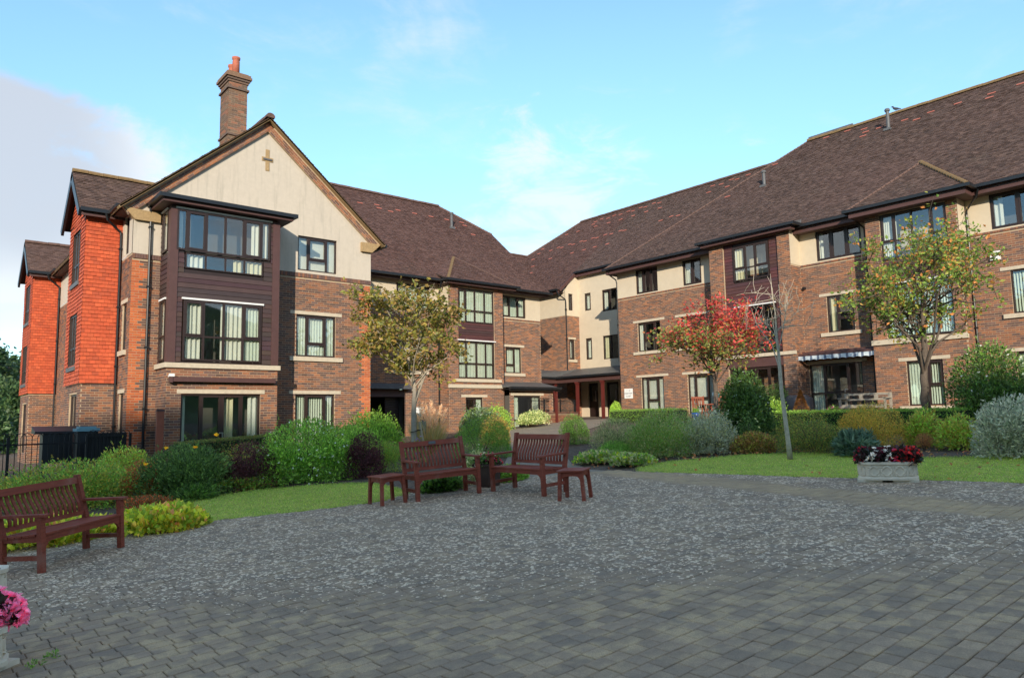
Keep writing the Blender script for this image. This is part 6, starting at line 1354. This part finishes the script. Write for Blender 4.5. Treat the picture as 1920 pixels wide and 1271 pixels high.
# dwarf wall in red brick
dw = empty('dwarf_wall', (22.7, 25.85, -.45)); tag(dw, 'low red brick wall carrying railings beside the entrance path', 'wall')
dv = np.array((5.6, 2.34)); dl = np.linalg.norm(dv); dv /= dl; DF = Fr((0, 0, 0), (dv[0], dv[1], 0), (dv[1], -dv[0], 0)); ds = []
MB().box(0, dl, -.22, 0, -.2, .62, DF).build('core', M['mortar'], dw); lay_bricks(ds, DF, 0, dl, -.2, .62, (), PAL_RED[:3]+PAL_RED[5:7]); build_bricks(ds, dw, dw)
MB().box(-.02, dl+.02, -.25, .03, .622, .69, DF).build('coping', M['plain_brick'], dw)
# ------------------------------------------------------------------ by the left wall
bn = empty('wheelie_bin', (3.85, 22.4, -1.45)); tag(bn, 'dark bin with a pale blue lid behind the iron gate', 'bin')
MB().box(-.24, .24, -.26, .26, .04, 1.30).build('bin_body', M['gutter'], bn); MB().box(-.27, .27, -.30, .30, 1.30, 1.38).box(-.20, .20, -.2, .2, 1.38, 1.43).build('bin_lid', material('blue_lid', (.13, .28, .33), .5), bn)
sb = empty('storage_box', (3.35, 23.7, -1.5)); tag(sb, 'low black storage box with sloping lid beneath the tile-hung bay', 'box')
MB().box(-.35, .35, -.3, .3, .5, 1.35).box(-.35, -.3, -.3, .3, 0, .5).box(.3, .35, -.3, .3, 0, .5).build('box_body', M['gutter'], sb)
mb = MB(); mb.quad((-.55, -.35, 1.36), (.55, -.35, 1.36), (.55, .35, 1.50), (-.55, .35, 1.50)).quad((-.55, -.35, 1.30), (-.55, .35, 1.30), (-.55, .35, 1.5), (-.55, -.35, 1.36)).quad((-.55, -.35, 1.30), (-.55, -.35, 1.36), (.55, -.35, 1.36), (.55, -.35, 1.30)).quad((.55, -.35, 1.3), (.55, -.35, 1.36), (.55, .35, 1.5), (.55, .35, 1.3)); mb.build('box_lid', M['gutter'], sb)
tp = empty('timber_post', (5.45, 21.5, -1.45)); tag(tp, 'reddish timber post standing against the bay brickwork', 'post'); MB().box(-.09, .09, -.05, .05, 0, 1.80).build('post', M['red_wood'], tp); MB().box(-.10, .10, -.06, .06, 1.80, 1.86).build('cap', M['fascia'], tp)
wb = empty('water_butt', (15.9, 24.6, -.83)); tag(wb, 'teal glazed urn against the brickwork behind the plume grass', 'urn')
MB().lathe([(.0, 0), (.20, 0), (.24, .25), (.28, .7), (.27, .98), (.31, 1.02), (.31, 1.07), (.25, 1.07), (.24, .9), (0, .9)], 18).build('urn', material('teal', (.035, .14, .16), .3, var=.2), wb, smooth=True)
# ------------------------------------------------------------------ terrace things by the right wing
TZ = -.2
def terrace(name, label, cat, x, y): o = empty(name, (x, y, float(ground(x)))); tag(o, label, cat); return o
gb = terrace('weathered_bench', 'weathered grey bench with slotted back under the awning window', 'bench', 26.7, 12.0); gb.rotation_euler = (0, 0, math.pi/2); W_ = M['grey_wood']
for s in (-1, 1):
    MB().box(s*.8-.035, s*.8+.035, .18, .25, 0, .68).build('front_leg', W_, gb); MB().box(s*.8-.035, s*.8+.035, -.30, -.23, 0, .86).build('back_leg', W_, gb); MB().box(s*.8-.05, s*.8+.05, -.25, .30, .66, .70).build('arm', W_, gb)
for i in range(5): MB().box(-.8, .8, -.22+i*.09, -.14+i*.09, .42, .445).build('seat_slat', W_, gb)
mb = MB(); mb.box(-.85, .85, -.29, -.25, .60, .66).box(-.85, .85, -.29, -.25, .78, .86)
for xx in (-.85, -.36, .18, .72): mb.box(xx, xx+.13, -.29, -.25, .66, .78)
mb.build('backrest', W_, gb); MB().box(-.8, .8, .19, .23, .33, .42).build('front_rail', W_, gb)
cv = terrace('covered_barbecue', 'bulky object under a grey-brown weather cover beside the glazed door', 'cover', 26.75, 14.6)
mb = MB(); 
for j, z in enumerate((0, .35, .72, .86)):
    for i in range(20):
        t = 2*math.pi*i/20; r = (1.0, .98, .92, .55)[j]*(1+.05*math.sin(5*t+j)); mb.V.append((.34*r*math.cos(t), .62*r*math.copysign(abs(math.sin(t))**.6, math.sin(t)), z+.03*math.sin(3*t)*(j > 1)))
for j in range(3):
    for i in range(20): mb.F.append((j*20+i, j*20+(i+1) % 20, (j+1)*20+(i+1) % 20, (j+1)*20+i)); mb.C.append((1, 1, 1))
mb.F.append(tuple(60+i for i in range(20))); mb.C.append((1, 1, 1)); mb.build('cover_sheet', material('cover', (.085, .072, .070), .6, var=.15, vscale=4), cv, smooth=True)
tpi = terrace('topiary_cone', 'orange-brown cone topiary in a pale stone pot before the cover', 'plant', 25.6, 13.85)
MB().lathe([(0, 0), (.20, 0), (.22, .05), (.15, .10), (.24, .22), (.29, .30), (.26, .30), (0, .28)], 16).build('stone_pot', M['stone'], tpi, smooth=True)
n_ = 5000; t_ = RNG.uniform(0, 1, n_)**.75; a_ = RNG.uniform(0, 6.28, n_); r_ = .29*(1-t_)*RNG.uniform(.8, 1.05, n_); P = np.stack([r_*np.cos(a_), r_*np.sin(a_), .30+(1-(1-t_))*.78], 1); D = np.stack([np.cos(a_), np.sin(a_), np.full(n_, .5)], 1)+RNG.normal(0, .5, (n_, 3))
link('foliage', leaf_mesh('foliage', P, D, .045, .018, [(.30, .13, .03), (.26, .11, .03), (.22, .13, .04)]), M['leaf'], tpi)
pf = terrace('flower_pot', 'pot of pink flowers at the foot of the glazed door', 'plant', 26.4, 13.0); MB().lathe([(0, 0), (.13, 0), (.18, .22), (.15, .22), (0, .2)], 14).build('pot', M['plain_brick'], pf, smooth=True)
P, v = dome_points(500, .55, .5, .26, .2, .3, .4); P[:, 2] += .2; link('leaves', leaf_mesh('leaves', P, v+RNG.normal(0, .6, (500, 3)), .06, .04, GREEN_M), M['leaf'], pf); P, v = dome_points(40, .55, .5, .3, .2, .3, .1); P[:, 2] += .2; flower_heads(pf, P, v, .045, PK+PINK+WH[:1], 5, 'blooms')
R_ = M['red_wood']
def chair(label, x, y, rz):
    o = terrace('wooden_chair', label, 'chair', x, y); o['group'] = 'red wooden terrace chairs'; o.rotation_euler = (0, 0, rz)
    for sx in (-1, 1): MB().box(sx*.24-.025, sx*.24+.025, .20, .25, 0, .44).build('front_leg', R_, o); (t := MB()).bar((sx*.24, -.22, 0), (sx*.24, -.36, .98), .05, .05, (0, 1, 0)); t.build('back_leg', R_, o); MB().box(sx*.27-.03, sx*.27+.03, -.28, .27, .62, .65).build('arm', R_, o)
    for i in range(5): MB().box(-.25, .25, -.22+i*.095, -.14+i*.095, .42, .445).build('seat_slat', R_, o)
    for i in range(5): (t := MB()).bar((-.18+i*.09, -.285, .47), (-.18+i*.09, -.345, .88), .045, .018, (0, 1, 0)); t.build('back_slat', R_, o)
    (t := MB()).bar((-.24, -.35, .92), (.24, -.35, .92), .03, .08); t.build('top_rail', R_, o); (t := MB()).bar((-.24, -.285, .5), (.24, -.285, .5), .03, .05); t.build('lower_rail', R_, o)
chair('red wooden chair beside the ground-floor window under the red tree', 26.5, 18.95, -1.2); chair('red wooden chair half hidden by the tall evergreen', 26.6, 18.05, 1.9)
tb = terrace('terrace_table', 'small red wooden table between the terrace chairs', 'table', 26.2, 18.4); MB().lathe([(0, .62), (.32, .62), (.32, .65), (0, .65)], 20).build('table_top', R_, tb)
for i in range(4): t = i*math.pi/2+.4; (q := MB()).bar((.24*math.cos(t), .24*math.sin(t), 0), (.18*math.cos(t), .18*math.sin(t), .62), .04, .04, (0, 1, 0)); q.build('leg', R_, tb)
bp = terrace('blue_pot', 'glossy blue pot with a small plant by the red chair', 'plant pot', 25.9, 18.75); MB().lathe([(0, 0), (.13, 0), (.19, .2), (.18, .32), (.15, .32), (0, .28)], 16).build('pot', material('cobalt', (.015, .06, .28), .25), bp, smooth=True)
P, v = dome_points(300, .32, .32, .35, .2, .3, .5); P[:, 2] += .26; link('leaves', leaf_mesh('leaves', P, v+RNG.normal(0, .6, (300, 3)), .07, .03, GREEN_M), M['leaf'], bp)
fr_ = terrace('glass_ball', 'blue-grey glazed ball on a stand beside the terrace table', 'ornament', 26.6, 18.2); MB().tube([(0, 0, 0), (0, 0, .86)], .02, 6).build('stand', M['black_iron'], fr_); MB().lathe([(.17*math.sin(math.pi*i/12), 1.02-.17*math.cos(math.pi*i/12)) for i in range(13)], 18).build('ball', material('ball', (.11, .20, .26), .2), fr_, smooth=True)
ph = empty('hanging_picture', (28.46, 19.25, 1.35)); tag(ph, 'small framed picture hanging on the brick wall above the terrace chairs', 'picture')
MB().box(-.03, 0, -.24, .24, -.30, -.25).box(-.03, 0, -.24, .24, .25, .30).box(-.03, 0, -.24, -.19, -.25, .25).box(-.03, 0, .19, .24, -.25, .25).build('frame', M['stone'], ph)
def pic(nt, c, vec, tcn): return mixc(nt, maprange(nt, noise(nt, tcn.outputs['Object'], 7, 3, .5), .4, .62), (.40, .30, .26), (.16, .16, .30))
MB().box(-.012, -.004, -.19, .19, -.25, .25).build('print', material('print', (.4, .3, .3), .7, extra=pic), ph); MB().tube([(-.01, -.2, .3), (-.01, 0, .46), (-.01, .2, .3)], .006, 4).build('cord', M['stake'], ph)
# pigeon on the big ridge
bd = empty('pigeon', (35.55, 13.55, zrR+.10)); tag(bd, 'dark pigeon perched on the ridge beside the tall vent pipe', 'bird')
def ell(mb, c, r, n=12, m_=8):
    i0 = len(mb.V)
    for j in range(m_+1):
        for i in range(n): a, b = 2*math.pi*i/n, math.pi*j/m_; mb.V.append((c[0]+r[0]*math.sin(b)*math.cos(a), c[1]+r[1]*math.sin(b)*math.sin(a), c[2]+r[2]*math.cos(b)))
    for j in range(m_):
        for i in range(n): mb.F.append((i0+j*n+i, i0+(j+1)*n+i, i0+(j+1)*n+(i+1) % n, i0+j*n+(i+1) % n)); mb.C.append((1, 1, 1))
mb = MB(); mb.tube([(0, -.24, .07), (0, -.14, .10), (0, -.05, .13), (0, .05, .17), (0, .10, .23), (0, .12, .28), (0, .155, .295), (0, .185, .29), (0, .21, .283)], [.012, .035, .062, .065, .045, .034, .032, .014, .004], 10); mb.tube([(.02, 0, .09), (.02, .0, .0)], .006, 5).tube([(-.02, 0, .09), (-.02, .0, .0)], .006, 5); mb.build('body', material('pigeon', (.05, .055, .07), .7), bd, smooth=True)

# weeds at the foot of the corner trough
for i, (x, y) in enumerate(((.80, 6.15), (.92, 6.28))):
    bush('weed', ('tiny weed tuft touching the corner trough', 'small weed tuft second from the corner trough', 'weed tuft with red leaves beside the corner trough', 'weed tuft farthest from the corner trough')[i], 'weed', x, y, .11, .05, GREEN_M+RUST[:1]*(i == 2), .025, .010, 60, stems=0, group='weeds in the paving', lump=.05)
# ------------------------------------------------------------------ lift the whole place so that the ground at the camera is z = 0
for o in list(S.objects):
    if o.parent is None and o.type != 'CAMERA': o.location.z += H0
